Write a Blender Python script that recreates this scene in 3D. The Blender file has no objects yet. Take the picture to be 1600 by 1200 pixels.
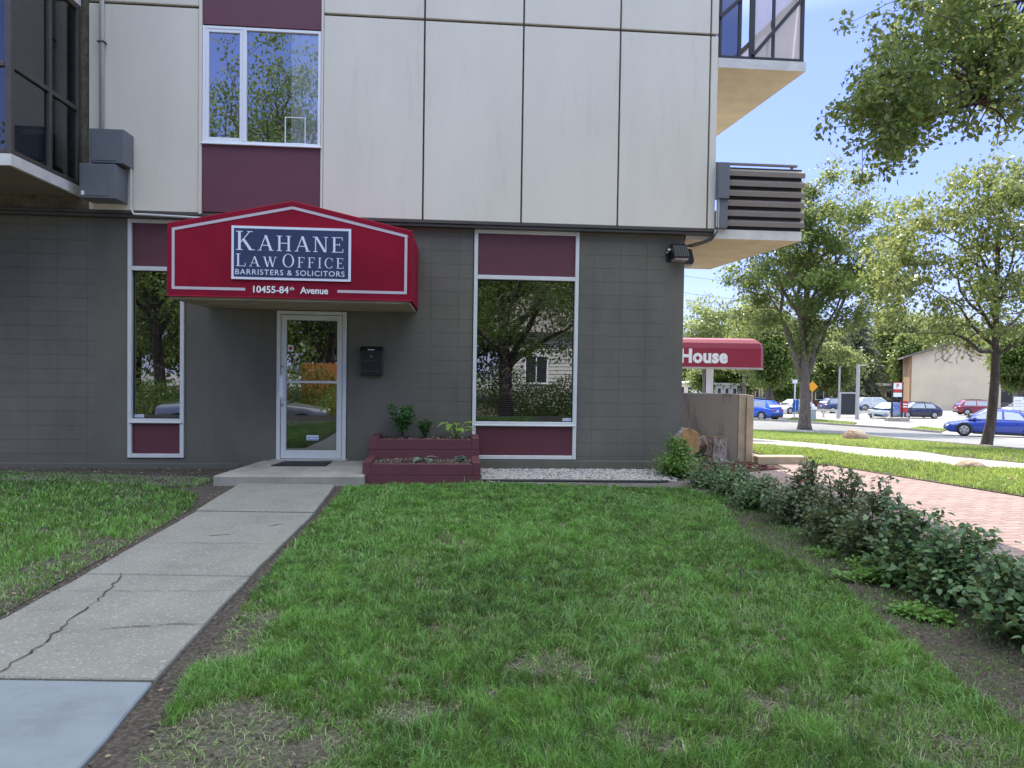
import bpy, bmesh, math, random
import numpy as np
from mathutils import Vector, Matrix
SC = bpy.context.scene
COL = SC.collection
R_ = math.radians

# ------------------------------------------------------------------ camera, sky, sun, exposure
F = 1100.0; PITCH = .025; ROLL = .015; EYE = Vector((0, 0, 1.55))
CAMR = Matrix.Rotation(math.pi/2 - PITCH, 3, 'X') @ Matrix.Rotation(ROLL, 3, 'Z')
cam = bpy.data.objects.new('camera', bpy.data.cameras.new('camera')); COL.objects.link(cam)
cam.matrix_world = Matrix.Translation(EYE) @ CAMR.to_4x4()
cam.data.sensor_width = 36; cam.data.lens = F/1600*36
cam.data.clip_start = .05; cam.data.clip_end = 3000
SC.camera = cam
SUN_EL, SUN_AZ, SKYV = 56, 2.0, 3.4          # azimuth counted from +Y towards -X
w = bpy.data.worlds.new("World"); SC.world = w; w.use_nodes = True
nt = w.node_tree; bg = nt.nodes['Background']
sky = nt.nodes.new('ShaderNodeTexSky'); sky.sky_type = 'NISHITA'; sky.sun_disc = False
sky.sun_elevation = R_(SUN_EL); sky.sun_rotation = R_(-SUN_AZ); sky.air_density = 1.0; sky.dust_density = .2; sky.ozone_density = 3
gm = nt.nodes.new('ShaderNodeGamma'); gm.inputs[1].default_value = .5; nt.links.new(sky.outputs[0], gm.inputs[0])
hs_ = nt.nodes.new('ShaderNodeHueSaturation'); hs_.inputs['Saturation'].default_value = 1.15; hs_.inputs['Value'].default_value = SKYV; nt.links.new(gm.outputs[0], hs_.inputs['Color'])
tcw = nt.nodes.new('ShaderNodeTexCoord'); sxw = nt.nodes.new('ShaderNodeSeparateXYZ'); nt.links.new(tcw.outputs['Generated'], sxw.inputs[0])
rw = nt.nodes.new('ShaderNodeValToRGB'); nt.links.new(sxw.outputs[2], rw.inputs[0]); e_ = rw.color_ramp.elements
e_[0].position = .0; e_[0].color = (.235,.25,.46,1); e_[1].position = .85; e_[1].color = (2.35,1.88,1.42,1); e1 = e_.new(.42); e1.color = (.235,.25,.46,1)  # unseen overhead sky made brighter than the horizon, added to fill the shade
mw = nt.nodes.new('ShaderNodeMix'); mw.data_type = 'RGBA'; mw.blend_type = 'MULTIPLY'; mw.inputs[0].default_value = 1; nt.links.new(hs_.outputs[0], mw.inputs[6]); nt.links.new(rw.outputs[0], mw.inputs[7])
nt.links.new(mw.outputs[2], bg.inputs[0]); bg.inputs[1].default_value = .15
sl = bpy.data.lights.new('sun', 'SUN'); sl.energy = 2.4; sl.angle = R_(.5); sl.color = (1, .95, .87)
so = bpy.data.objects.new('sun', sl); COL.objects.link(so); so.location = (-5, 40, 60)
so.rotation_euler = Matrix.Rotation(R_(SUN_AZ), 3, 'Z').__matmul__(Matrix.Rotation(R_(-(90-SUN_EL)), 3, 'X')).to_euler()
SC.view_settings.view_transform = 'Standard'; SC.view_settings.look = 'None'
SC.view_settings.exposure = 1.55; SC.view_settings.gamma = 1
SC.cycles.max_bounces = 8; SC.cycles.transparent_max_bounces = 16

# ------------------------------------------------------------------ terrain and measuring helpers
HZ = [(-400, -1.3), (-2.6, -1.05), (-1.6, -.6), (-.6, 0), (12, 0), (14, -.05), (16, -.21), (20, -.51), (25, -.91), (30, -1.28), (36, -1.7), (42, -2.05), (62, -2.6), (95, -3.5), (150, -4.75), (300, -9.25), (600, -18)]
def gz(y): return float(np.interp(y, [h[0] for h in HZ], [h[1] for h in HZ]))
def ray(px, py): return CAMR @ Vector(((px-800)/F, -(py-600)/F, -1))
def G(px, py, off=0):
    d = ray(px, py); t = .5; st = .05
    while t < 900:
        t += st
        q = EYE + d*t
        if q.z <= gz(q.y)+off:
            lo, hi = t-st, t
            for _ in range(20):
                m = (lo+hi)/2; q = EYE + d*m
                if q.z <= gz(q.y)+off: hi = m
                else: lo = m
            return EYE + d*hi
        if t > 30: st = .2
    return EYE + d*t
def at(px, py, Y): d = ray(px, py); return EYE + d*(Y/d.y)
PSI = .08; WO = Vector((0, 10.53, 0))
U = Vector((math.cos(PSI), math.sin(PSI), 0)); V = Vector((-math.sin(PSI), math.cos(PSI), 0)); W = Vector((0, 0, 1))
def wp(u, v, w_): return WO + U*u + V*v + W*w_

# ------------------------------------------------------------------ mesh helpers
class MB:
    def __init__(s): s.v = []; s.f = []; s.m = []; s.smooth = False
    def add(s, vs, fs, mi=0):
        b = len(s.v); s.v += [tuple(x) for x in vs]
        s.f += [[i+b for i in f] for f in fs]; s.m += [mi]*len(fs); return s
    def box(s, x0, x1, y0, y1, z0, z1, mi=0):
        return s.add([(x0,y0,z0),(x1,y0,z0),(x1,y1,z0),(x0,y1,z0),(x0,y0,z1),(x1,y0,z1),(x1,y1,z1),(x0,y1,z1)],
              [(0,3,2,1),(4,5,6,7),(0,1,5,4),(1,2,6,5),(2,3,7,6),(3,0,4,7)], mi)
    def bar(s, a, b, wx, wz, mi=0):
        a = Vector(a); b = Vector(b); d = (b-a).normalized(); up = Vector((0,0,1)) if abs(d.z) < .95 else Vector((1,0,0))
        x = d.cross(up).normalized(); y = x.cross(d).normalized()
        vs = []
        for p in (a, b):
            for (i, j) in ((-1,-1),(1,-1),(1,1),(-1,1)): vs.append(p + x*(wx/2*i) + y*(wz/2*j))
        return s.add(vs, [(0,1,2,3),(7,6,5,4),(0,4,5,1),(1,5,6,2),(2,6,7,3),(3,7,4,0)], mi)
    def tube(s, pts, rs, n=8, mi=0, cap=True, jitter=0, rnd=None):
        pts = [Vector(p) for p in pts]
        if not hasattr(rs, '__len__'): rs = [rs]*len(pts)
        b = len(s.v); ref = None
        for i, p in enumerate(pts):
            d = (pts[min(i+1, len(pts)-1)] - pts[max(i-1, 0)])
            d = d.normalized() if d.length > 1e-9 else Vector((0,0,1))
            if ref is None: ref = Vector((1,0,0)) if abs(d.x) < .8 else Vector((0,1,0))
            x = (ref - d*ref.dot(d)).normalized(); ref = x; y = d.cross(x)
            for k in range(n):
                a = 2*math.pi*k/n; rr = rs[i]*(1+(rnd.uniform(-jitter, jitter) if rnd else 0))
                s.v.append(tuple(p + x*(rr*math.cos(a)) + y*(rr*math.sin(a))))
        for i in range(len(pts)-1):
            for k in range(n):
                s.f.append([b+i*n+k, b+i*n+(k+1)%n, b+(i+1)*n+(k+1)%n, b+(i+1)*n+k]); s.m.append(mi)
        if cap:
            s.f.append([b+k for k in range(n)][::-1]); s.f.append([b+(len(pts)-1)*n+k for k in range(n)]); s.m += [mi, mi]
        return s
    def prism(s, poly, ax, t0, t1, mi=0):
        # polygon in the two axes other than ax, extruded along ax
        n = len(poly); vs = []
        for t in (t0, t1):
            for a, b in poly: vs.append({'x': (t, a, b), 'y': (a, t, b), 'z': (a, b, t)}[ax])
        fs = [list(range(n))[::-1], [n+i for i in range(n)]] + [[i, (i+1) % n, n+(i+1) % n, n+i] for i in range(n)]
        return s.add(vs, fs, mi)
    def poly(s, pts, mi=0): return s.add(pts, [list(range(len(pts)))], mi)
    def build(s, name, mats, parent=None, bevel=0, smooth=False, seg=1, sub=0, recalc=True):
        me = bpy.data.meshes.new(name); me.from_pydata(s.v, [], s.f)
        if not isinstance(mats, (list, tuple)): mats = [mats]
        for m in mats: me.materials.append(m)
        me.polygons.foreach_set('material_index', s.m)
        if recalc or bevel:
            bm = bmesh.new(); bm.from_mesh(me)
            if bevel: bmesh.ops.bevel(bm, geom=[e for e in bm.edges if len(e.link_faces) == 2 and e.calc_face_angle(0) > .5], offset=bevel, segments=seg, affect='EDGES', clamp_overlap=True)
            bmesh.ops.recalc_face_normals(bm, faces=bm.faces); bm.to_mesh(me); bm.free()
        if smooth: me.polygons.foreach_set('use_smooth', [True]*len(me.polygons))
        o = bpy.data.objects.new(name, me); COL.objects.link(o)
        if parent is not None: o.parent = parent
        if sub:
            md = o.modifiers.new('s', 'SUBSURF'); md.levels = md.render_levels = sub
        return o
def tag(o, label=None, cat=None, group=None, kind=None):
    if label: o['label'] = label
    if cat: o['category'] = cat
    if group: o['group'] = group
    if kind: o['kind'] = kind
    return o
def thing(name, label, cat, loc=(0,0,0), rz=0, group=None):
    o = bpy.data.objects.new(name, None); COL.objects.link(o); o.location = loc; o.rotation_euler = (0,0,rz); o.empty_display_size = .2
    return tag(o, label, cat, group)
def copy_tree(o, parent=None):
    c = o.copy(); COL.objects.link(c); c.parent = parent
    for ch in list(o.children): copy_tree(ch, c)
    return c
def font_mesh(text, size, bold=0, spacing=1.0, extrude=0):
    cu = bpy.data.curves.new('t', 'FONT'); cu.body = text; cu.size = size; cu.offset = bold; cu.space_character = spacing; cu.extrude = extrude
    cu.resolution_u = 4
    ob = bpy.data.objects.new('t', cu); me = bpy.data.meshes.new_from_object(ob)
    vs = np.array([v.co[:] for v in me.vertices]) if len(me.vertices) else np.zeros((0,3)); fs = [list(p.vertices) for p in me.polygons]
    bpy.data.objects.remove(ob); bpy.data.curves.remove(cu); bpy.data.meshes.remove(me); return vs, fs
def put_text(mb, text, origin, ux, uy, width, height, mi=0, bold=0, spacing=1.0):
    vs, fs = font_mesh(text, 1.0, bold, spacing)
    x0, x1 = vs[:,0].min(), vs[:,0].max(); y1 = vs[:,1].max(); 
    capv, _ = font_mesh('H', 1.0, bold); cap = capv[:,1].max()
    ux = Vector(ux); uy = Vector(uy); o = Vector(origin)
    mb.add([o + ux*((x-x0)/(x1-x0)*width) + uy*(y/cap*height) for x, y, z in vs], fs, mi)

# ------------------------------------------------------------------ materials
def nodes(name):
    m = bpy.data.materials.new(name); m.use_nodes = True; t = m.node_tree; return m, t, t.nodes['Principled BSDF']
def ramp(t, stops, src):
    r = t.nodes.new('ShaderNodeValToRGB'); e = r.color_ramp.elements
    while len(e) < len(stops): e.new(.5)
    for i, (p, c) in enumerate(stops):
        e[i].position = p; e[i].color = (*c, 1) if len(c) == 3 else c
    t.links.new(src, r.inputs[0]); return r.outputs[0]
def noise(t, scale, detail=4, rough=.55, vec=None, dist=0):
    n = t.nodes.new('ShaderNodeTexNoise'); n.inputs['Scale'].default_value = scale; n.inputs['Detail'].default_value = detail
    n.inputs['Roughness'].default_value = rough; n.inputs['Distortion'].default_value = dist
    t.links.new(vec if vec else objc(t), n.inputs['Vector']); return n.outputs[0]
def objc(t, scale=None):
    n = t.nodes.get('tc') or t.nodes.new('ShaderNodeTexCoord'); n.name = 'tc'
    if scale is None: return n.outputs['Object']
    mp = t.nodes.new('ShaderNodeMapping'); mp.inputs['Scale'].default_value = scale
    t.links.new(n.outputs['Object'], mp.inputs[0]); return mp.outputs[0]
def mix(t, a, b, fac, mode='MIX'):
    n = t.nodes.new('ShaderNodeMix'); n.data_type = 'RGBA'; n.blend_type = mode
    for s, x in ((0, fac), (6, a), (7, b)):
        if hasattr(x, 'is_linked') or hasattr(x, 'links'): t.links.new(x, n.inputs[s])
        else: n.inputs[s].default_value = x if not isinstance(x, tuple) else (*x, 1)
    return n.outputs[2]
def bump(t, p, src, strength=.3, dist=.01, prev=None):
    b = t.nodes.new('ShaderNodeBump'); b.inputs['Strength'].default_value = strength; b.inputs['Distance'].default_value = dist
    t.links.new(src, b.inputs['Height'])
    if prev is not None: t.links.new(prev, b.inputs['Normal'])
    t.links.new(b.outputs[0], p.inputs['Normal']); return b.outputs[0]
def sc(c, k): return tuple(min(1, x*k) for x in c)
def M(name, col, rough=.6, var=.12, vs=3, bs=60, bstr=.15, bd=.004, metal=0, spec=.5, coat=0, streak=False):
    m, t, p = nodes(name)
    n = noise(t, vs, 5, .6, vec=objc(t, (1, 1, .25)) if streak else None)
    c = ramp(t, [(.3, sc(col, 1-var)), (.7, sc(col, 1+var))], n)
    t.links.new(c, p.inputs['Base Color'])
    p.inputs['Roughness'].default_value = rough; p.inputs['Metallic'].default_value = metal; p.inputs['Specular IOR Level'].default_value = spec
    p.inputs['Coat Weight'].default_value = coat; p.inputs['Coat Roughness'].default_value = .05
    if bstr: bump(t, p, noise(t, bs, 3), bstr, bd)
    return m
def glass(name, refl=.35, tint=(.4,.42,.42), wav=.0):
    m = bpy.data.materials.new(name); m.use_nodes = True; t = m.node_tree; t.nodes.remove(t.nodes['Principled BSDF'])
    out = t.nodes['Material Output']; g = t.nodes.new('ShaderNodeBsdfGlossy'); g.inputs['Roughness'].default_value = .0
    g.inputs['Color'].default_value = (.93,.97,1,1)
    tr = t.nodes.new('ShaderNodeBsdfTransparent'); tr.inputs[0].default_value = (*tint, 1)
    lw = t.nodes.new('ShaderNodeLayerWeight'); lw.inputs[0].default_value = .25
    mr = t.nodes.new('ShaderNodeMapRange'); mr.inputs['To Min'].default_value = refl; mr.inputs['To Max'].default_value = 1
    t.links.new(lw.outputs['Fresnel'], mr.inputs[0])
    ms = t.nodes.new('ShaderNodeMixShader'); t.links.new(mr.outputs[0], ms.inputs[0]); t.links.new(tr.outputs[0], ms.inputs[1]); t.links.new(g.outputs[0], ms.inputs[2])
    t.links.new(ms.outputs[0], out.inputs[0])
    if wav:
        b = t.nodes.new('ShaderNodeBump'); b.inputs['Strength'].default_value = wav; b.inputs['Distance'].default_value = .01
        t.links.new(noise(t, 1.6, 1), b.inputs['Height']); t.links.new(b.outputs[0], g.inputs['Normal'])
    return m
def leafmat(name, dark, light, dry=None, trans=.35, attr='tint'):
    m, t, p = nodes(name)
    a = t.nodes.new('ShaderNodeAttribute'); a.attribute_name = attr
    stops = [(0, dark), (.85, light)] + ([(.93, light), (1, dry)] if dry else [])
    c = ramp(t, stops, a.outputs['Fac'])
    t.links.new(c, p.inputs['Base Color']); p.inputs['Roughness'].default_value = .42; p.inputs['Specular IOR Level'].default_value = .45
    tl = t.nodes.new('ShaderNodeBsdfTranslucent')
    cc = mix(t, c, (1.0, 1.0, .35), .35); t.links.new(cc, tl.inputs[0])
    br = t.nodes.new('ShaderNodeMixShader'); br.inputs[0].default_value = trans
    t.links.new(p.outputs[0], br.inputs[1]); t.links.new(tl.outputs[0], br.inputs[2]); t.links.new(br.outputs[0], t.nodes['Material Output'].inputs[0])
    return m
def soilmat(name, c1, c2, c3, bs=1.0):
    m, t, p = nodes(name)
    a = ramp(t, [(.35, c1), (.65, c2)], noise(t, 2.3, 6, .65)); b = ramp(t, [(.45, (0,0,0)), (.62, (1,1,1))], noise(t, 38, 5, .7))
    c = mix(t, a, c3, b); t.links.new(c, p.inputs['Base Color']); p.inputs['Roughness'].default_value = .95; p.inputs['Specular IOR Level'].default_value = .15
    n1 = bump(t, p, noise(t, 25, 6, .7), .8*bs, .03); bump(t, p, noise(t, 120, 3), .5*bs, .006, n1); return m
def aggmat(name, base, k=1.0, stones=True):
    m, t, p = nodes(name)
    big = ramp(t, [(.28, sc(base, .72)), (.5, base), (.72, sc(base, 1.14))], noise(t, 1.9, 8, .72))
    if stones:
        v = t.nodes.new('ShaderNodeTexVoronoi'); v.inputs['Scale'].default_value = 75*k; t.links.new(objc(t), v.inputs['Vector'])
        hs = t.nodes.new('ShaderNodeSeparateColor'); t.links.new(v.outputs['Color'], hs.inputs[0])
        st = ramp(t, [(0, (.13,.11,.095)), (.25, (.24,.21,.18)), (.55, (.22,.205,.175)), (.8, (.29,.255,.2)), (1, (.55,.52,.47))], hs.outputs[0])
        edge = ramp(t, [(.3, (1,1,1)), (.62, (0,0,0))], v.outputs['Distance'])
        c = mix(t, big, st, edge)
        c = mix(t, c, big, .45)
        bump(t, p, v.outputs['Distance'], .5, .004)
    else:
        c = mix(t, big, sc(base, .8), ramp(t, [(.5, (0,0,0)), (.75, (.6,.6,.6))], noise(t, 1.2, 5, .7, vec=objc(t, (.6, 9, 1)))))
        bump(t, p, noise(t, 6, 4, .6, vec=objc(t, (.3, 30, 1))), .25, .004)
    sp = ramp(t, [(.0, (.25,.23,.2)), (.035, (1,1,1))], noise(t, 9, 4, .9))
    c = mix(t, c, sp, .8, 'MULTIPLY')
    t.links.new(c, p.inputs['Base Color']); p.inputs['Roughness'].default_value = .85; return m
def wallmat(name, col, block):
    m, t, p = nodes(name)
    c = ramp(t, [(.28, sc(col, .78)), (.5, col), (.72, sc(col, 1.16))], noise(t, 1.3, 8, .7, vec=objc(t, (1,1,.5))))
    c = mix(t, c, sc(col, 1.45), ramp(t, [(.62, (0,0,0)), (.8, (.5,.5,.5))], noise(t, 5, 6, .75)))
    # dirt splashed up from the soil along the foot of the wall
    sx = t.nodes.new('ShaderNodeSeparateXYZ'); t.links.new(objc(t), sx.inputs[0])
    mr = t.nodes.new('ShaderNodeMapRange'); mr.inputs['From Min'].default_value = .32; mr.inputs['From Max'].default_value = .0; t.links.new(sx.outputs[2], mr.inputs[0])
    dn = t.nodes.new('ShaderNodeMath'); dn.operation = 'MULTIPLY'; t.links.new(mr.outputs[0], dn.inputs[0]); t.links.new(noise(t, 9, 5, .7), dn.inputs[1])
    c = mix(t, c, (.12,.105,.085), dn.outputs[0])
    prev = bump(t, p, noise(t, 90, 4, .7), .55, .006)
    if block:
        cb = t.nodes.new('ShaderNodeCombineXYZ'); t.links.new(sx.outputs[0], cb.inputs[0]); t.links.new(sx.outputs[2], cb.inputs[1])
        br = t.nodes.new('ShaderNodeTexBrick'); br.offset = 0; br.inputs['Scale'].default_value = 1; br.inputs['Brick Width'].default_value = .405; br.inputs['Row Height'].default_value = .203
        br.inputs['Mortar Size'].default_value = .0035; br.inputs['Mortar Smooth'].default_value = .6
        br.inputs['Color1'].default_value = (1,1,1,1); br.inputs['Color2'].default_value = (.97,.97,.97,1); br.inputs['Mortar'].default_value = (.76,.76,.76,1)
        t.links.new(cb.outputs[0], br.inputs['Vector'])
        c = mix(t, c, br.outputs['Color'], .75, 'MULTIPLY'); 
        b2 = t.nodes.new('ShaderNodeMath'); b2.operation = 'SUBTRACT'; b2.inputs[0].default_value = 1; t.links.new(br.outputs['Fac'], b2.inputs[1])
        bump(t, p, b2.outputs[0], .8, .006, prev)
    t.links.new(c, p.inputs['Base Color']); p.inputs['Roughness'].default_value = .75; p.inputs['Specular IOR Level'].default_value = .3; return m
def brickpave(name):
    m, t, p = nodes(name)
    mp = t.nodes.new('ShaderNodeMapping'); mp.inputs['Rotation'].default_value = (0,0,R_(-8)); t.links.new(objc(t), mp.inputs[0])
    # wavy joints of interlocking pavers
    nz = t.nodes.new('ShaderNodeTexWave'); nz.inputs['Scale'].default_value = 1.4; t.links.new(mp.outputs[0], nz.inputs['Vector'])
    va = t.nodes.new('ShaderNodeVectorMath'); va.operation = 'MULTIPLY_ADD'; va.inputs[1].default_value = (.02,.02,0); t.links.new(nz.outputs['Color'], va.inputs[0]); t.links.new(mp.outputs[0], va.inputs[2])
    br = t.nodes.new('ShaderNodeTexBrick'); br.inputs['Scale'].default_value = 1; br.inputs['Brick Width'].default_value = .23; br.inputs['Row Height'].default_value = .115
    br.inputs['Mortar Size'].default_value = .005; br.inputs['Mortar Smooth'].default_value = .3
    br.inputs['Color1'].default_value = (.255,.165,.135,1); br.inputs['Color2'].default_value = (.32,.225,.185,1); br.inputs['Mortar'].default_value = (.05,.032,.028,1)
    t.links.new(va.outputs[0], br.inputs['Vector'])
    c = mix(t, br.outputs['Color'], (.32,.25,.20), ramp(t, [(.5, (0,0,0)), (.8, (.5,.5,.5))], noise(t, 1.5, 6, .7)))
    t.links.new(c, p.inputs['Base Color']); p.inputs['Roughness'].default_value = .85
    b2 = t.nodes.new('ShaderNodeMath'); b2.operation = 'SUBTRACT'; b2.inputs[0].default_value = 1; t.links.new(br.outputs['Fac'], b2.inputs[1])
    bump(t, p, b2.outputs[0], .7, .008); return m
def barkmat(name, c1, c2, s=14):
    m, t, p = nodes(name)
    v = objc(t, (1, 1, .22)); n = noise(t, s, 6, .7, vec=v, dist=.6)
    t.links.new(ramp(t, [(.35, c1), (.65, c2)], n), p.inputs['Base Color']); p.inputs['Roughness'].default_value = .95
    bump(t, p, n, .9, .03); return m

m_stucco = wallmat('grey_stucco', (.140,.131,.103), False); m_block = wallmat('grey_block', (.145,.135,.107), True)
def concmat(name, col):
    m, t, p = nodes(name)
    c = ramp(t, [(.3, sc(col, .93)), (.7, sc(col, 1.05))], noise(t, .9, 6, .6, vec=objc(t, (1,1,.35))))
    c = mix(t, c, sc(col, .66), ramp(t, [(.56, (0,0,0)), (.8, (.6,.6,.6))], noise(t, 3.0, 9, .82, vec=objc(t, (1.8,1,.22)))))
    pits = ramp(t, [(.0, (.35,.33,.3)), (.02, (.35,.33,.3)), (.035, (1,1,1))], noise(t, 0, 0)) if False else None
    v = t.nodes.new('ShaderNodeTexVoronoi'); v.inputs['Scale'].default_value = 9; t.links.new(objc(t), v.inputs['Vector'])
    pit = ramp(t, [(.0, (.3,.28,.26)), (.03, (.3,.28,.26)), (.05, (1,1,1))], v.outputs['Distance'])
    gate = ramp(t, [(.48, (0,0,0)), (.56, (1,1,1))], noise(t, 1.7, 3))
    c = mix(t, c, pit, gate, 'MULTIPLY')
    t.links.new(c, p.inputs['Base Color']); p.inputs['Roughness'].default_value = .8; p.inputs['Specular IOR Level'].default_value = .3
    bump(t, p, noise(t, 30, 6, .7), .25, .004); return m
m_panel = concmat('cream_painted_concrete', (.70,.65,.535))
m_joint = M('joint_sealant', (.13,.11,.075), .9, .45, 9)
m_maroon = M('maroon_panel', (.115,.03,.04), .5, .06, 1.5, 80, .1)
m_maroon2 = M('maroon_panel_upper', (.125,.035,.05), .5, .05, 1.5, 80, .1)
m_white = M('white_frame_paint', (.64,.64,.6), .45, .06, 4, 50, .05)
m_upvc = M('white_vinyl', (.78,.79,.8), .35, .03, 4, 50, 0)
m_darkalu = M('dark_bronze_metal', (.065,.056,.048), .5, .15, 6, 80, .05)
m_fascia = M('white_slab_edge', (.62,.6,.54), .8, .12, 5, 60, .2)
m_soffit = M('slab_soffit', (.70,.58,.40), .85, .12, 2.5, 70, .3)
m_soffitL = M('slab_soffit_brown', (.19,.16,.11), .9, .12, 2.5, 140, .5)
m_gboxx = M('grey_metal_box', (.13,.14,.15), .5, .05, 3, 60, .05)
m_canvas = M('crimson_canvas', (.24,.004,.022), .75, .2, 1.6, 220, .5, .002, spec=.2)
m_canvas2 = M('awning_crimson', (.26,.010,.03), .4, .06, 2.2, 300, .05, .001)
m_pipe = M('pink_grey_stripe', (.52,.46,.48), .6, .05)
m_soffitC = M('canopy_underside', (.34,.28,.19), .8, .25, 3, 60, .2)
m_navy = M('navy_sign', (.03,.042,.105), .4, .05)
m_letter = M('pale_lettering', (.72,.74,.8), .5, .02, 4, 50, 0)
m_wtext = M('white_lettering', (.8,.8,.78), .5, .02, 4, 50, 0)
m_conc = M('step_concrete', (.33,.30,.25), .85, .22, 3, 70, .4)
m_agg = aggmat('exposed_aggregate', (.215,.205,.172))
m_slab = aggmat('broom_concrete', (.20,.222,.235), 1, False)
m_side = aggmat('sidewalk_concrete', (.36,.33,.28), 1, False)
m_timber = M('maroon_timber', (.125,.036,.042), .65, .12, 5, 90, .3)
m_soil = soilmat('dark_soil', (.045,.037,.03), (.085,.07,.058), (.15,.125,.10))
m_dirt = soilmat('grey_dirt', (.10,.085,.072), (.17,.15,.13), (.24,.21,.18))
m_lawnsoil = soilmat('lawn_soil', (.045,.045,.028), (.10,.088,.068), (.17,.145,.11))
m_mulch = soilmat('red_mulch', (.08,.03,.022), (.15,.055,.04), (.20,.085,.06))
m_tanmulch = soilmat('wood_chip', (.25,.16,.11), (.36,.25,.18), (.44,.33,.26))
m_asph = M('pale_asphalt', (.20,.195,.18), .9, .12, .8, 60, .3)
m_lot = M('parking_lot', (.26,.245,.215), .9, .15, .5, 60, .3)
m_paver = brickpave('brick_pavers')
m_mat = M('rubber_mat', (.022,.02,.02), .9, .2, 20, 90, .6, .01)
m_black = M('black_plastic', (.012,.013,.013), .45, .1, 5, 80, .05)
m_steel = M('brushed_steel', (.45,.45,.43), .35, .05, 5, 80, .03, metal=1)
m_glassG = glass('shop_glass', .26, (.5,.52,.5), .02); m_glassU = glass('upper_glass', .36, (.82,.85,.88), .03); m_glassD = glass('bronze_glass', .10, (.35,.35,.36), .02)
m_frost = M('milky_panel', (.66,.57,.5), .35, .04, 2, 60, 0)
def _seethru(m, k):
    t = m.node_tree; p = t.nodes['Principled BSDF']; tr = t.nodes.new('ShaderNodeBsdfTransparent'); tl = t.nodes.new('ShaderNodeBsdfTranslucent'); tl.inputs[0].default_value = (.8,.76,.74,1)
    a = t.nodes.new('ShaderNodeMixShader'); a.inputs[0].default_value = .5; t.links.new(p.outputs[0], a.inputs[1]); t.links.new(tl.outputs[0], a.inputs[2])
    b = t.nodes.new('ShaderNodeMixShader'); b.inputs[0].default_value = k; t.links.new(a.outputs[0], b.inputs[1]); t.links.new(tr.outputs[0], b.inputs[2]); t.links.new(b.outputs[0], t.nodes['Material Output'].inputs[0])
_seethru(m_frost, .45)
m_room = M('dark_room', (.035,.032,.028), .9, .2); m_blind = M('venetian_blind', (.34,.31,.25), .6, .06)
m_curtain = M('sheer_curtain', (.75,.72,.66), .8, .1)
m_bark = barkmat('grey_bark', (.09,.07,.05), (.22,.18,.14)); m_barkd = barkmat('dark_bark', (.05,.04,.03), (.13,.10,.08))
m_barkst = barkmat('stump_bark', (.10,.075,.055), (.50,.43,.35), 34)
m_cutwood = M('cut_wood', (.34,.19,.075), .85, .45, 7, 60, .5)
m_lowwall = concmat('low_wall_concrete', (.25,.215,.165))
def _stain(m):
    t = m.node_tree; p = t.nodes['Principled BSDF']; src = p.inputs['Base Color'].links[0].from_socket
    n = ramp(t, [(.45, (1,1,1)), (.62, (.42,.41,.40))], noise(t, 1.6, 7, .7, vec=objc(t, (1.6,1,.45)), dist=.4))
    c = mix(t, src, n, 1.0, 'MULTIPLY'); t.links.new(c, p.inputs['Base Color'])
_stain(m_lowwall); m_beige = M('beige_boards', (.45,.35,.22), .8, .15, 6, 60, .2)
m_rock = M('tan_boulder', (.36,.26,.18), .9, .3, 3, 12, .8, .05); m_gravel = M('pale_gravel', (.50,.455,.40), .85, .45, 60, 90, .3)
m_conduit = M('white_conduit', (.55,.55,.5), .5, .08)
m_cable = M('black_cable', (.02,.02,.02), .6, .1)
L_maple = leafmat('maple_leaf', (.014,.045,.008), (.095,.19,.022), None, .38)
L_ash = leafmat('ash_leaf', (.02,.05,.01), (.115,.195,.028), None, .38)
L_dark = leafmat('overhang_leaf', (.010,.036,.009), (.075,.18,.022), None, .42)
L_rose = leafmat('rose_leaf', (.03,.075,.025), (.13,.23,.085), None, .2)
L_rose2 = leafmat('rose_leaf_bronze', (.035,.06,.025), (.125,.17,.07), (.2,.07,.05), .2)
L_far = leafmat('far_leaf', (.025,.055,.014), (.13,.20,.045), None, .4)
L_pale = leafmat('pale_leaf', (.07,.12,.035), (.25,.33,.12), None, .45)
L_con = leafmat('conifer_needle', (.035,.055,.03), (.12,.15,.085), (.2,.17,.12), .15)
L_grass = leafmat('grass_blade', (.009,.045,.007), (.17,.37,.055), (.40,.36,.22), .16)
L_tuft = leafmat('tuft_blade', (.06,.17,.035), (.16,.34,.08), (.34,.30,.17), .3)
L_verge = leafmat('verge_blade', (.07,.16,.012), (.26,.42,.04), (.4,.36,.18), .4)
L_weed = leafmat('weed_leaf', (.05,.13,.02), (.14,.30,.05), None, .3)
L_hosta = leafmat('hosta_leaf', (.16,.30,.035), (.34,.48,.08), None, .3)
L_pl = leafmat('fern_leaf', (.02,.09,.025), (.06,.20,.05), None, .3)
L_blue = leafmat('bluegreen_leaf', (.07,.12,.09), (.18,.27,.2), (.5,.55,.42), .2)
m_hedgecore = M('twig', (.07,.05,.035), .9, .2)

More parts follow.
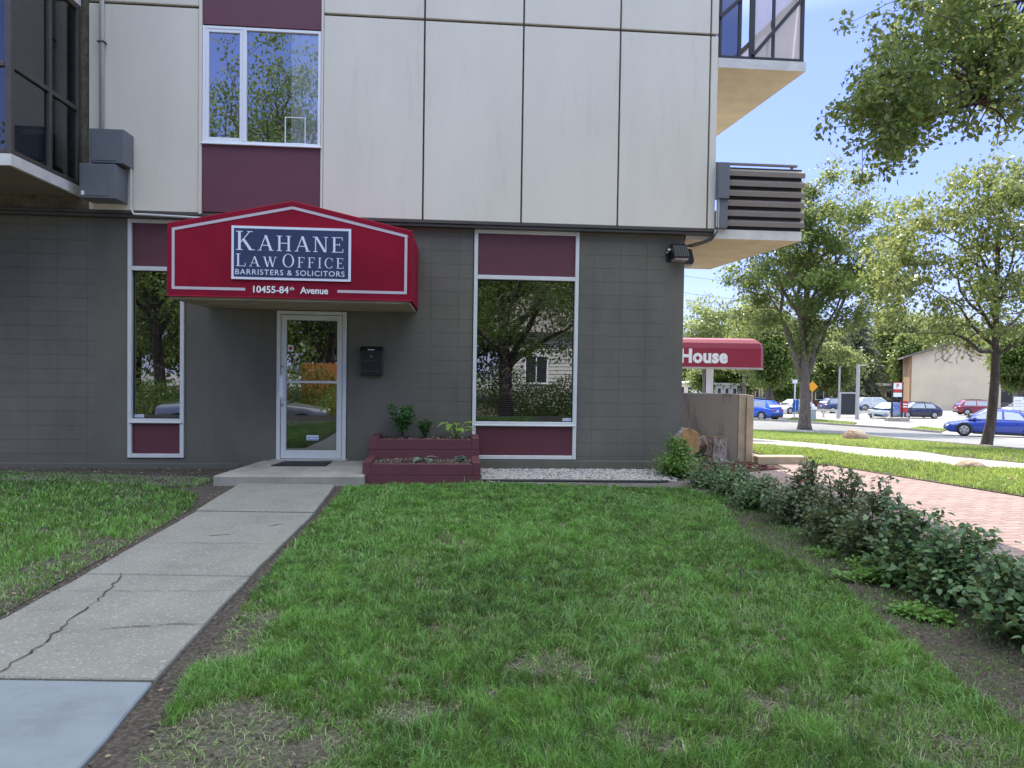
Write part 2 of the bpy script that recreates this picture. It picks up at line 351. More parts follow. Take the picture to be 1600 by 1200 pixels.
# ------------------------------------------------------------------ scattered leaves / blades
LEAF4 = np.array([(0,0),(.45,.32),(1,0),(.45,-.32)]); LEAF6 = np.array([(0,0),(.3,.3),(.68,.27),(1,0),(.68,-.27),(.3,-.3)])
LEAFL = np.array([(0,0),(.22,.3),(.5,.36),(.62,.22),(1,0),(.62,-.22),(.5,-.36),(.22,-.3)])
def scatter(name, P, D, N, size, shape, tint, mat, parent=None, droop=.25):
    P = np.asarray(P, float); n = len(P); k = len(shape)
    D = D/np.linalg.norm(D, axis=1)[:,None]; S = np.cross(D, N); S /= (np.linalg.norm(S, axis=1)[:,None]+1e-9); N = np.cross(S, D)
    a = shape[:,0][None,:,None]; b = shape[:,1][None,:,None]; sz = np.asarray(size)[:,None,None]
    v = P[:,None,:] + sz*(a*D[:,None,:] + b*S[:,None,:] + (np.abs(b)*.35 - a*a*droop)*N[:,None,:])
    me = bpy.data.meshes.new(name); me.vertices.add(n*k); me.vertices.foreach_set('co', v.reshape(-1).astype(np.float32))
    me.loops.add(n*k); me.loops.foreach_set('vertex_index', np.arange(n*k, dtype=np.int32))
    me.polygons.add(n); me.polygons.foreach_set('loop_start', np.arange(0, n*k, k, dtype=np.int32))
    me.update(calc_edges=True)
    at_ = me.attributes.new('tint', 'FLOAT', 'POINT'); at_.data.foreach_set('value', np.repeat(np.asarray(tint, np.float32), k))
    me.materials.append(mat); o = bpy.data.objects.new(name, me); COL.objects.link(o)
    if parent is not None: o.parent = parent
    return o
def rdir(rng, n): d = rng.normal(size=(n,3)); return d/np.linalg.norm(d, axis=1)[:,None]
def grass(name, P, h, width, lean, tint, mat, ang=None, rng=None):
    n = len(P); th = rng.uniform(0, 2*np.pi, n); la = rng.uniform(0, 2*np.pi, n) if ang is None else ang
    sx = np.stack([np.cos(th), np.sin(th), np.zeros(n)], 1)*width[:,None]*.5
    l = np.stack([np.cos(la), np.sin(la), np.zeros(n)], 1)
    z = np.array([0,0,1.])
    p1 = P + l*(h*lean*.3)[:,None] + z*(h*.55)[:,None]; p2 = P + l*(h*lean)[:,None] + z*(h*(1-.35*lean))[:,None]
    v = np.stack([P-sx, P+sx, p1+sx*.8, p1-sx*.8, p2], 1)
    me = bpy.data.meshes.new(name); me.vertices.add(n*5); me.vertices.foreach_set('co', v.reshape(-1).astype(np.float32))
    li = (np.array([0,1,2,3, 3,2,4])[None,:] + 5*np.arange(n)[:,None]).reshape(-1).astype(np.int32)
    me.loops.add(n*7); me.loops.foreach_set('vertex_index', li)
    ls = (np.array([0,4])[None,:] + 7*np.arange(n)[:,None]).reshape(-1).astype(np.int32)
    me.polygons.add(n*2); me.polygons.foreach_set('loop_start', ls); me.update(calc_edges=True)
    a = me.attributes.new('tint', 'FLOAT', 'POINT'); a.data.foreach_set('value', np.repeat(tint.astype(np.float32), 5))
    me.materials.append(mat); o = bpy.data.objects.new(name, me); COL.objects.link(o); return o
def vnoise(x, y, s, seed):
    r = np.random.default_rng(seed); T = r.random((64,64)); x = x*s+100; y = y*s+100
    xi = np.floor(x).astype(int); yi = np.floor(y).astype(int); fx = x-xi; fy = y-yi; fx = fx*fx*(3-2*fx); fy = fy*fy*(3-2*fy)
    g = lambda a, b: T[a % 64, b % 64]
    return (g(xi,yi)*(1-fx)+g(xi+1,yi)*fx)*(1-fy) + (g(xi,yi+1)*(1-fx)+g(xi+1,yi+1)*fx)*fy
def inpoly(x, y, poly):
    c = np.zeros(len(x), bool); n = len(poly)
    for i in range(n):
        x0, y0 = poly[i]; x1, y1 = poly[(i+1) % n]
        if y0 == y1: continue
        c ^= ((y0 > y) != (y1 > y)) & (x < (x1-x0)*(y-y0)/(y1-y0)+x0)
    return c

# ------------------------------------------------------------------ ground sheets
def sheet(name, pts, off, mat, kind='structure', skirt=0):
    bm = bmesh.new(); f = bm.faces.new([bm.verts.new((p[0], p[1], 0)) for p in pts])
    if f.calc_center_median() and f.normal.z < 0: f.normal_flip()
    bm.normal_update()
    if bm.faces[:][0].normal.z < 0: bmesh.ops.reverse_faces(bm, faces=bm.faces[:])
    for y, _ in HZ[1:-1]:
        bmesh.ops.bisect_plane(bm, geom=bm.verts[:]+bm.edges[:]+bm.faces[:], plane_co=(0,y,0), plane_no=(0,1,0))
    if skirt:
        r = bmesh.ops.extrude_face_region(bm, geom=bm.faces[:])
        for e in r['geom']:
            if isinstance(e, bmesh.types.BMVert): e.co.z = -skirt
    for v in bm.verts: v.co.z += gz(v.co.y)+off
    bmesh.ops.triangulate(bm, faces=[f for f in bm.faces if len(f.verts) > 4])
    bmesh.ops.recalc_face_normals(bm, faces=bm.faces)
    me = bpy.data.meshes.new(name); bm.to_mesh(me); bm.free(); me.materials.append(mat)
    o = bpy.data.objects.new(name, me); COL.objects.link(o); tag(o, kind=kind); return o
def gp(*pp): return [tuple(G(x, y)[:2]) for x, y in pp]
sheet('ground', [(-500,-150),(500,-150),(500,600),(-500,600)], -.012, m_lot)
sheet('garden_soil', [(-16,-1.5),(4.7,-1.5),(4.7,6),(3.9,8),(3.4,10.4),(4.6,11.2),(4.3,13.5),(-16,13.5)], 0, m_soil)
LAWN_R = [(-2.05,8.8),(-.4,9.12),(1.6,9.02),(2.3,8.95),(2.45,8.2),(2.3,7.2),(2.15,6.3),(2.4,5.1),(2.3,4.2),(2.25,3.4),(2.2,.3),(-1.2,.3),(-1.38,2.5),(-1.56,3.4),(-1.76,5.1),(-1.92,7.0)]
LAWN_L = [(-14,8.95),(-5.5,8.78),(-4.3,8.6),(-3.62,8.15),(-3.36,7.4),(-3.24,6.4),(-3.15,5.2),(-3.06,4.2),(-3.02,1.5),(-14,1.5)]
sheet('lawn_soil', LAWN_R, .004, m_lawnsoil); sheet('lawn_soil', LAWN_L, .004, m_lawnsoil)
sheet('dirt_strip', [(-.45,9.1),(1.5,9.03),(2.5,8.7),(2.75,9.3),(2.5,9.75),(2.1,9.55),(-.4,9.45)], .006, m_dirt)
sheet('dirt_strip', [(-14,9.0),(-5.5,8.83),(-4.3,8.66),(-3.9,8.8),(-3.95,9.4),(-7,9.6),(-14,9.5)], .006, m_dirt)
# walkway slabs (each a real 9 cm slab, joints left open)
def wl_x(y): return float(np.interp(y, [-2,3,5,7.1,8.8], [-2.86,-2.9,-3.02,-3.19,-3.38]))
def wr_x(y): return float(np.interp(y, [-2,2.64,3.35,5.1,7.2,8.8], [-1.35,-1.6,-1.7,-1.86,-2.0,-2.19]))
def slab(y0, y1, top, mat, g=.012):
    ys = [y0+g/2+(y1-y0-g)*k/8 for k in range(9)]
    rr = random.Random(int(y0*100)); 
    pts = [(wl_x(y)+rr.uniform(-.006,.006), y) for y in ys] + [(wr_x(y)+rr.uniform(-.006,.006), y) for y in ys[::-1]]
    mb = MB(); mb.prism(pts, 'z', -.06, top); o = mb.build('walkway', mat, bevel=.007); tag(o, kind='structure')
for y0, y1, t, mt in [(7.12,8.76,.045,m_agg),(4.98,7.12,.032,m_agg),(3.33,4.98,.028,m_agg),(1.3,3.33,.02,m_slab),(-.58,1.3,.02,m_slab)]: slab(y0, y1, t, mt)
# cracks and tooled grooves in the aggregate slabs, filled with dark dirt
mb = MB()
def crack(pts, wd, z, seed=0):
    rr = random.Random(seed); P = []
    for (a, b) in zip(pts[:-1], pts[1:]):
        n = max(2, int(math.dist(a, b)/.05))
        for k in range(n): P.append((a[0]+(b[0]-a[0])*k/n+rr.uniform(-.016,.016), a[1]+(b[1]-a[1])*k/n+rr.uniform(-.012,.012)))
    P.append(pts[-1]); n = len(P)
    for i in range(n-1):
        x0, y0 = P[i]; x1, y1 = P[i+1]; d = math.hypot(x1-x0, y1-y0)+1e-6; nx, ny = -(y1-y0)/d, (x1-x0)/d; h = wd*rr.uniform(.2,1.3)/2
        mb.poly([(x0+nx*h,y0+ny*h,z),(x1+nx*h,y1+ny*h,z),(x1-nx*h,y1-ny*h,z),(x0-nx*h,y0-ny*h,z)])
C = [tuple(G(x, y)[:2]) for x, y in ((190,903),(186,912),(143,955),(108,978),(62,1018),(0,1060))]
C[-1] = (C[-1][0], max(C[-1][1], 3.37)); crack(C, .011, .034, 1)
crack([(wl_x(4.62)+.02,4.58),(wr_x(4.62)-.02,4.64)], .004, .0345, 2); crack([(wl_x(5.85)+.02,5.85),(wr_x(5.85)-.02,5.87)], .004, .0345, 3)
crack([(-2.3,3.95),(-2.0,4.02),(wr_x(4.0)-.01,4.05)], .008, .034, 4); crack([(-2.62,6.1),(-2.4,6.2)], .01, .0352, 5); crack([(-2.25,6.5),(-2.12,6.6)], .014, .0352, 6)
for o in [mb.build('walkway_cracks', m_soil)]: tag(o, kind='structure')

# paving, verges, road
paver = [(2.95,2.0),(2.95,4.6),(3.0,6.2),(3.05,7.7),(3.0,9.3),(3.3,10.5),(3.8,10.75),(4.35,10.95),(4.4,12.2)] + gp((1173,708),(1240,725),(1300,729),(1600,778)) + [(7.2,7.2),(9.5,2.0)]
sheet('brick_path', paver, .008, m_paver)
verge1 = gp((1173,706),(1173,696),(1320,711),(1393,719),(1494,730),(1600,736)) + [(12,8.9),(12,6)] + gp((1600,776),(1300,728),(1240,724))
sheet('verge', verge1, .004, m_lawnsoil)
side = gp((1100,682),(1173,685.5),(1320,698),(1487,715),(1600,726)) + [(14.5,8.2),(12.2,8.6)] + gp((1600,735),(1494,730),(1393,719),(1300,706),(1173,695),(1100,691))
sheet('sidewalk', side, .02, m_side, skirt=.05)
verge2 = gp((1100,669),(1173,672),(1322,679.5),(1363,683),(1600,706)) + [(17,9.0),(14.6,8.3)] + gp((1600,725),(1487,714),(1320,697.5),(1173,685),(1100,681.5))
sheet('verge', verge2, .006, m_lawnsoil)
road = gp((1060,652),(1226,659),(1403,671),(1470,677),(1600,691)) + [(60,20),(60,2),(18,8.9)] + gp((1600,706.5),(1363,683.5),(1322,680),(1173,672.5),(1060,668))
sheet('road', road, -.002, m_asph)
kb = MB()
kp = [Vector((*p,0)) for p in gp((1060,668.5),(1173,672.3),(1322,679.8),(1363,683.3),(1600,706.3))]
for a, b in zip(kp[:-1], kp[1:]):
    n = max(1, int((b-a).length/1.5))
    for k in range(n):
        p = a.lerp(b, k/n); q = a.lerp(b, (k+1)/n); p.z = gz(p.y)+.03; q.z = gz(q.y)+.03; kb.bar(p, q, .15, .12)
kp = [Vector((*p,0)) for p in gp((1060,651.5),(1226,658.5),(1330,666),(1403,670.5),(1470,676.5))]
for a, b in zip(kp[:-1], kp[1:]):
    n = max(1, int((b-a).length/1.5))
    for k in range(n):
        p = a.lerp(b, k/n); q = a.lerp(b, (k+1)/n); p.z = gz(p.y)+.04; q.z = gz(q.y)+.04; kb.bar(p, q, .15, .16)
tag(kb.build('kerb', m_side), kind='structure')
fg1 = gp((1226,657.5),(1330,664.5),(1340,661),(1240,653)); sheet('verge', fg1, .03, m_lawnsoil)
fg2 = gp((1418,671),(1470,675),(1480,672),(1440,667.5)); sheet('verge', fg2, .03, m_lawnsoil)
chip = gp((1215,684.5),(1290,689),(1400,700),(1370,692),(1330,685),(1260,681.5)); sheet('wood_chip_bed', chip, .012, m_tanmulch)
chip2 = gp((1494,731.5),(1600,737),(1600,752),(1560,747),(1510,738)); sheet('wood_chip_bed', chip2, .012, m_tanmulch)
sheet('mulch_bed', [(2.7,10.15),(3.4,10.5),(3.85,10.72),(4.25,11.05),(3.95,11.75),(2.4,11.7)], .012, m_mulch)
sheet('road', [(-80,-11.5),(80,-11.5),(80,-2.7),(-80,-2.7)], -.006, m_asph)
sheet('verge', [(-80,-2.6),(80,-2.6),(80,-1.5),(-80,-1.5)], .004, m_lawnsoil)
sheet('verge', [(-80,-60),(80,-60),(80,-12),(-80,-12)], -.004, m_lawnsoil)

# ================================================================== the building (local axes: x along the front, y into the building, z up)
B = thing('apartment_building', 'cream concrete apartment block over grey ground floor with maroon window bands', 'building', WO, PSI)
mb = MB(); segs = [(-12,-5.99,1),(-5.99,-5.52,0),(-4.73,-3.45,0),(-2.43,-1.42,0),(-1.42,-.6,1),(.99,2.30,1),(2.30,2.60,0)]
for a, b, mi in segs: mb.box(a, b, 0, .25, -.3, 3.62, mi)
for a, b, lo, hi in [(-5.52,-4.73,.16,3.58),(-.6,.99,.16,3.57),(-3.45,-2.43,.12,2.32)]:
    mb.box(a, b, 0, .25, -.3, lo, 0); mb.box(a, b, 0, .25, hi, 3.62, 0)
wall = mb.build('ground_floor_wall', [m_stucco, m_block], B)
mb = MB(); mb.box(2.35, 2.598, .252, 12, -.3, 3.62, 0); mb.box(-12, 2.34, 11.7, 12, -.3, 3.62, 0); mb.build('side_wall', m_stucco, B)
mb = MB(); mb.box(-12, -3.95, -.03, -.002, -.3, .08, 0); mb.box(-.52, 2.615, -.035, -.002, -.3, .145, 0); mb.build('foundation_ledge', m_stucco, B, bevel=.008)
# dark rooms behind the glass
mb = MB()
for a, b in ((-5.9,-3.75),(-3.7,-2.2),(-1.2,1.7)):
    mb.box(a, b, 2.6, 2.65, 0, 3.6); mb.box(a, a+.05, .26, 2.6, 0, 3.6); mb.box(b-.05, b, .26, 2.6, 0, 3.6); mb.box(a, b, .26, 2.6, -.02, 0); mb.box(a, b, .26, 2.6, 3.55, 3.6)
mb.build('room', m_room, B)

def ring(mb, x0, x1, z0, z1, w, y0, y1, mi=0):
    mb.box(x0, x0+w, y0, y1, z0, z1, mi); mb.box(x1-w, x1, y0, y1, z0, z1, mi)
    mb.box(x0+w, x1-w, y0+.002, y1, z0, z0+w, mi); mb.box(x0+w, x1-w, y0+.002, y1, z1-w, z1, mi)
def sticker(parent, x0, z0, w_, h_, y, text, name='sticker'):
    mb = MB(); mb.box(x0, x0+w_, y-.003, y, z0, z0+h_, 0); mb.poly([(x0+.003,y-.0036,z0+.004),(x0+w_-.003,y-.0036,z0+.004),(x0+w_-.003,y-.0036,z0+h_*.22),(x0+.003,y-.0036,z0+h_*.22)], 1)
    put_text(mb, text, (x0+w_*.08, y-.004, z0+h_*.4), (1,0,0), (0,0,1), w_*.84, h_*.4, 1, .02)
    return mb.build(name, [m_upvc, m_navyink], parent)
m_navyink = M('blue_ink', (.05,.12,.42), .5, .05)
def shopwin(x0, x1, stx, label):
    mb = MB(); z0, z1, t, s = .16, 3.57, 2.87, .69
    ring(mb, x0, x1, z0, z1, .055, -.03, .10)
    mb.box(x0+.055, x1-.055, -.027, .10, t-.03, t+.03); mb.box(x0+.055, x1-.055, -.034, .10, s-.035, s+.03)
    mb.box(x0+.02, x1-.02, -.05, -.03, s-.03, s-.012)
    f = mb.build('window', m_white, B, bevel=.004); f['label'] = label
    g = MB(); g.poly([(x0+.05,.045,s+.02),(x1-.05,.045,s+.02),(x1-.05,.045,t-.02),(x0+.05,.045,t-.02)]); g.build('pane', m_glassG, f, recalc=False)
    k = MB(); ring(k, x0+.056, x1-.056, s+.031, t-.031, .012, .03, .06); k.build('gasket', m_black, f)
    for za, zb in ((t+.03, z1-.055), (z0+.055, s-.035)):
        p = MB(); p.box(x0+.055, x1-.055, .01, .05, za, zb); p.build('spandrel_panel', m_maroon, f)
    bl = MB(); z = s+.1
    while z < t-.06:
        bl.box(x0+.07, x1-.07, .14, .16, z, z+.0035); z += .03
    bl.build('venetian_blind', m_blind, f)
    sticker(f, stx, .725, .13, .052, .041, 'MAGNUM')
    return f
shopwin(-5.52, -4.74, -5.45, 'narrow window left of the awning'); shopwin(-.59, .98, .78, 'wide window right of the flower boxes')

# glazed entrance door
D = MB(); x0, x1, z0, z1 = -3.44, -2.44, .125, 2.31
D.box(x0, x0+.055, -.02, .09, z0, z1); D.box(x1-.055, x1, -.02, .09, z0, z1); D.box(x0+.055, x1-.055, -.018, .09, z1-.05, z1); D.box(x0+.03, x1-.03, -.04, .09, z0-.01, z0+.022)
door = D.build('door', m_white, B, bevel=.003); a, b, c, d = x0+.062, x1-.062, z0+.03, z1-.058
L_ = MB(); L_.box(a, a+.075, -.008, .04, c, d); L_.box(b-.075, b, -.008, .04, c, d); L_.box(a+.075, b-.075, -.007, .04, c, c+.12); L_.box(a+.075, b-.075, -.007, .04, d-.075, d); L_.box(a+.075, b-.075, -.005, .04, 1.26, 1.295)
lf = L_.build('door_leaf', m_white, door, bevel=.004)
g = MB(); g.poly([(a+.07,.02,c+.1),(b-.07,.02,c+.1),(b-.07,.02,d-.07),(a+.07,.02,d-.07)]); g.build('pane', m_glassG, door, recalc=False)
h = MB(); h.box(a-.02, a+.06, -.03, -.008, 1.02, 1.38); h.box(a-.012, a+.052, -.075, -.06, 1.06, 1.34); h.box(a+.01, a+.03, -.06, -.03, 1.08, 1.1); h.box(a+.01, a+.03, -.06, -.03, 1.3, 1.32); h.build('handle', m_upvc, door, bevel=.004)
for zz in (.94, 1.5):
    h = MB(); h.tube([(a+.02,-.008,zz),(a+.02,-.028,zz)], .021, 16); h.build('lock', m_steel, door)
for xx in (.42, .56): h = MB(); h.tube([(x0+xx,-.018,z1-.028),(x0+xx,-.024,z1-.028)], .006, 8); h.build('bolt', m_black, door)
sticker(door, -3.01, .42, .17, .075, .016, 'MAGNUM')
m_red = M('red_print', (.45,.03,.03), .5, .05)
h = MB(); h.box(a+.09, a+.17, .012, .015, 1.72, 1.81, 0); h.tube([(a+.13,.011,1.765),(a+.13,.0095,1.765)], .027, 16, 1); h.build('sticker', [m_upvc, m_red], door)
s = MB(); s.box(-3.5, -2.4, -.12, .0, .125, .145); s.build('threshold', m_conc, B)

# upper storeys: concrete panels with open joints over a dark backing
TOP = 21.5
mb = MB(); mb.box(-12, 2.96, -.10, 12, 3.66, TOP, 0)
# leave the window bays recessed by cutting the backing only where seen: backing sits 5 cm behind the panels
back = mb.build('upper_storey_core', m_joint, B)
mb = MB(); rows = [(3.66,6.51),(6.55,9.1)] + [(9.13+2.6*i, 11.7+2.6*i) for i in range(4)] + [(19.53,21.5)]
cols = [(-5.985,-4.505),(-2.775,-1.363),(-1.337,.072),(.098,1.507),(1.533,2.872),(2.898,3.0)]
for za, zb in rows:
    for a, b in cols+[(-12, -8.9)]: mb = MB(); mb.box(a, b, -.15, -.101, za, zb); mb.build('facade_panel', m_panel, B, bevel=.006)
mb = MB()
for za, zb in rows: mb.box(2.961, 3.0, -.10, 12, za, zb)
mb.build('side_panel', m_panel, B, bevel=.006)
mb = MB(); mb.box(-4.5, -4.46, -.165, -.10, 3.64, 21.4); mb.box(-2.81, -2.78, -.16, -.10, 3.7, 21.4); mb.build('edge_strip', m_panel, B, bevel=.004)
mb = MB(); mb.box(-12, 3.0, -.155, -.11, 3.615, 3.655); mb.box(-12, 2.99, -.13, .0, 3.57, 3.612); mb.build('soffit_trim', m_darkalu, B, bevel=.003)
mb = MB(); mb.box(2.6, 2.995, -.10, 12, 3.60, 3.655); mb.build('soffit', m_soffit, B)
for i, (za, zb) in enumerate([(3.68,4.62),(6.31,7.22),(8.9,9.85),(11.5,12.4),(14.1,15.0),(16.7,17.6)]):
    p = MB(); p.box(-4.46, -2.81, -.135, -.101, za, zb); p.build('spandrel_panel', m_maroon2, B)
def upwin(z0, z1, n=0):
    mb = MB(); x0, x1 = -4.455, -2.815
    ring(mb, x0, x1, z0, z1, .04, -.15, -.101); mx = -3.9
    ring(mb, x0+.04, mx, z0+.04, z1-.04, .045, -.145, -.101); mb.box(mx, mx+.05, -.152, -.101, z0+.04, z1-.04)
    mb.box(x0-.02, x1+.02, -.185, -.15, z0-.022, z0-.002)
    f = mb.build('window', m_upvc, B, bevel=.004)
    g = MB(); g.poly([(x0+.06,-.118,z0+.06),(mx-.03,-.118,z0+.06),(mx-.03,-.118,z1-.06),(x0+.06,-.118,z1-.06)]); g.poly([(mx+.045,-.116,z0+.035),(x1-.035,-.116,z0+.035),(x1-.035,-.116,z1-.035),(mx+.045,-.116,z1-.035)]); g.build('pane', m_glassU, f, recalc=False)
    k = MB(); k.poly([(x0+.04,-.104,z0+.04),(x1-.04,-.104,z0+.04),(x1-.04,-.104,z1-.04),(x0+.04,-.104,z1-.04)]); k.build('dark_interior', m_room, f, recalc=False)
    c = MB(); n_ = 16
    for i in range(n_):
        xa = x1-.42+.38*i/n_; xb = x1-.42+.38*(i+1)/n_; ya = -.109+.003*math.sin(i*1.9); yb = -.109+.003*math.sin((i+1)*1.9)
        c.poly([(xa,ya,z0+.05),(xb,yb,z0+.05),(xb,yb,z1-.05),(xa,ya,z1-.05)])
    c.build('curtain', m_curtain, f, recalc=False)
    if n == 0:
        q = MB(); ring(q, -3.32, -3.03, z0+.04, z0+.42, .012, -.123, -.1165); q.build('vent_frame', m_upvc, f)
upwin(4.645, 6.285); 
for k, (a, b) in enumerate([(7.25,8.87),(9.88,11.47),(12.43,14.07),(15.03,16.67),(17.63,19.3)]): upwin(a, b, 1)

# glazed balcony at the left
X0, X1, Y0 = -8.9, -6.09, -1.7
for lvl in range(3):
    zb = 3.83 + 2.62*lvl
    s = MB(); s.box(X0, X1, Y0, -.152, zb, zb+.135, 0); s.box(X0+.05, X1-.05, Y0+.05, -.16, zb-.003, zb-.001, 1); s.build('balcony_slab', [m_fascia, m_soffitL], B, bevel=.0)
    za, zt = zb+.137, zb+2.618
    f = MB(); fw = .07
    for (x, y) in ((X1-.04, Y0+.04), (X1-.04, -.19), (X1-.04, -.87)):
        f.box(x-fw/2, x+fw/2, y-fw/2, y+fw/2, za, zt)
    for x in (-6.95, -7.9, X0+.04): f.box(x-fw/2, x+fw/2, Y0+.005, Y0+.075, za, zt)
    for z in (za, za+1.02, zt-.07):
        f.box(X1-.072, X1-.008, Y0+.076, -.23, z+.001, z+.06); f.box(X0, X1-.08, Y0+.008, Y0+.072, z+.001, z+.06)
    fr = f.build('glazed_balcony_frame', m_darkalu, B, bevel=.004)
    g = MB(); g.poly([(X1-.04,Y0+.08,za+.05),(X1-.04,-.2,za+.05),(X1-.04,-.2,zt-.05),(X1-.04,Y0+.08,zt-.05)]); g.poly([(X0,Y0+.04,za+.05),(X1-.08,Y0+.04,za+.05),(X1-.08,Y0+.04,zt-.05),(X0,Y0+.04,zt-.05)]); g.build('pane', m_glassD, fr, recalc=False)
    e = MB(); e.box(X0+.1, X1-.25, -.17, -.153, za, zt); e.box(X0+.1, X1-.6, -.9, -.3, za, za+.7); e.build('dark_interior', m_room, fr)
    e = MB(); e.box(X1-1.0, X1-.9, Y0+.25, Y0+.3, za, za+2.3); e.box(X1-1.4,X1-.3,-.5,-.45,za+.6,za+.66); e.build('curtain', m_blind, fr)

# concrete balconies at the right corner
m_rail = M('dark_rail_metal', (.03,.028,.026), .5, .1); m_louv = M('taupe_louvre', (.20,.165,.135), .55, .08, 2, 60, .1)
def balc_slab(z0, name='balcony_slab'):
    fr = (4.36, -.15); bk = (4.12, 3.05)
    s = MB(); s.prism([(3.002,-.15), fr, bk, (2.7 if z0 < 3.6 else 3.002, 3.05)] if z0 > 3.6 else [(3.002,-.15), fr, bk, (2.61,3.05), (2.61,-.02), (3.002,-.02)], 'z', z0, z0+.14)
    for i in range(len(s.m)): pass
    s.m[0] = 1
    return s.build(name, [m_fascia, m_soffit], B, bevel=0)
balc_slab(3.515)
s = MB(); s.box(3.14, 4.36, -.11, -.08, 3.66, 4.6, 1); s.prism([(4.30,-.1),(4.33,-.1),(4.1,3.0),(4.07,3.0)], 'z', 3.66, 4.6, 1)
for i in range(6):
    z = 3.735+.15*i
    s.prism([(-.10,z-.015),(-.175,z-.03),(-.175,z+.045),(-.10,z+.095)], 'x', 3.14, 4.385, 0)
    s.prism([(4.345,-.1),(4.385,-.13),(4.17,3.0),(4.12,3.0)], 'z', z, z+.075, 0)
s.box(3.0, 4.30, -.09, -.05, 4.64, 4.675, 0); s.box(3.2, 3.24, -.08, -.05, 4.6, 4.64, 0); s.box(4.2, 4.24, -.08, -.05, 4.6, 4.64, 0)
s.build('louvred_railing', [m_louv, m_black], B, bevel=.003)
for lvl in range(6):
    zb = 6.06+2.6*lvl; balc_slab(zb)
    if lvl > 1: continue
    z = zb+.145; f = MB()
    for x, hw_ in ((3.04,.02), (3.34,.025), (3.53,.04), (3.86,.022), (4.31,.028)): f.box(x-hw_, x+hw_, -.12, -.08, z, z+1.0)
    f.box(3.0, 4.34, -.122, -.078, z, z+.05); f.box(3.0, 4.33, -.125, -.075, z+.98, z+1.02)
    for t in (0, .33, .66, 1):
        x = 4.30-.23*t; y = -.1+3.05*t; f.box(x-.02, x+.02, y-.019, y+.02, z, z+1.0)
    f.bar((3.54,-.14,z+.06), (4.31,-.14,z+.97), .03, .055); f.bar((3.02,-.14,z+.6), (3.42,-.14,z+.97), .03, .05)
    f.bar((4.30,-.08,z+1.0), (4.07,2.95,z+1.0), .07, .07); f.bar((4.30,-.08,z+.02), (4.07,2.95,z+.02), .04, .035)
    rl = f.build('balcony_railing', m_rail, B, bevel=.003)
    p = MB(); p.box(3.54, 3.82, -.105, -.097, z+.04, z+.97); p.box(3.86, 4.28, -.105, -.097, z+.04, z+.97); p.prism([(4.295,-.06),(4.303,-.06),(4.078,2.93),(4.07,2.93)], 'z', z+.05, z+.96); p.build('milky_infill', m_frost, rl)
    p = MB(); p.box(3.0, 3.32, -.103, -.099, z+.04, z+.97); p.build('pane', m_glassD, rl)

# ------------------------------------------------------------------ awning over the door
A = thing('entrance_awning', 'crimson gabled box awning with navy sign board over the glass door', 'awning', WO, PSI)
YF = -1.45
poly = [(-4.42,2.36),(-1.41,2.36),(-1.41,3.25),(-2.9,3.58),(-4.42,3.26)]
mb = MB(); n = 5
fr = [(x, YF, z) for x, z in poly]; bk = [(x, -.004, z) for x, z in poly]
mb.add(fr+bk, [[4,3,2,1,0]] + [[i, (i+1) % 5, 5+(i+1) % 5, 5+i] for i in (1,2,3,4)] + [[0, 5, 6, 1]], 0)
mb.build('canvas', m_canvas, A, bevel=.012)
mb = MB(); mb.box(-4.39, -1.44, YF+.03, -.01, 2.325, 2.358); ring2 = mb.build('underside', m_soffitC, A, bevel=.004)
mb = MB()
def stripe(pts, w_=.034, y=YF-.004):
    for a, b in zip(pts[:-1], pts[1:]):
        a = Vector((a[0], y, a[1])); b = Vector((b[0], y, b[1])); d = (b-a).normalized(); nn = Vector((-d.z, 0, d.x))*w_/2
        mb.poly([a-nn-d*0, b-nn, b+nn, a+nn])
stripe([(-3.47,2.462),(-4.34,2.462)]); stripe([(-4.34,2.4455),(-4.34,3.19)], y=YF-.0045); stripe([(-4.356,3.18),(-2.9,3.49)], y=YF-.005); stripe([(-2.9,3.49),(-1.474,3.175)], y=YF-.0055); stripe([(-1.49,3.19),(-1.49,2.4455)], y=YF-.0045); stripe([(-1.49,2.462),(-2.34,2.462)])
stripe([(-1.474,3.175),(-1.47,3.18)])
mb.build('piping_stripe', m_pipe, A, recalc=False)
mb = MB(); mb.box(-3.635, -2.175, YF-.022, YF-.003, 2.585, 3.245, 0); mb.box(-3.605, -2.205, YF-.0245, YF-.022, 2.615, 3.215, 1); 
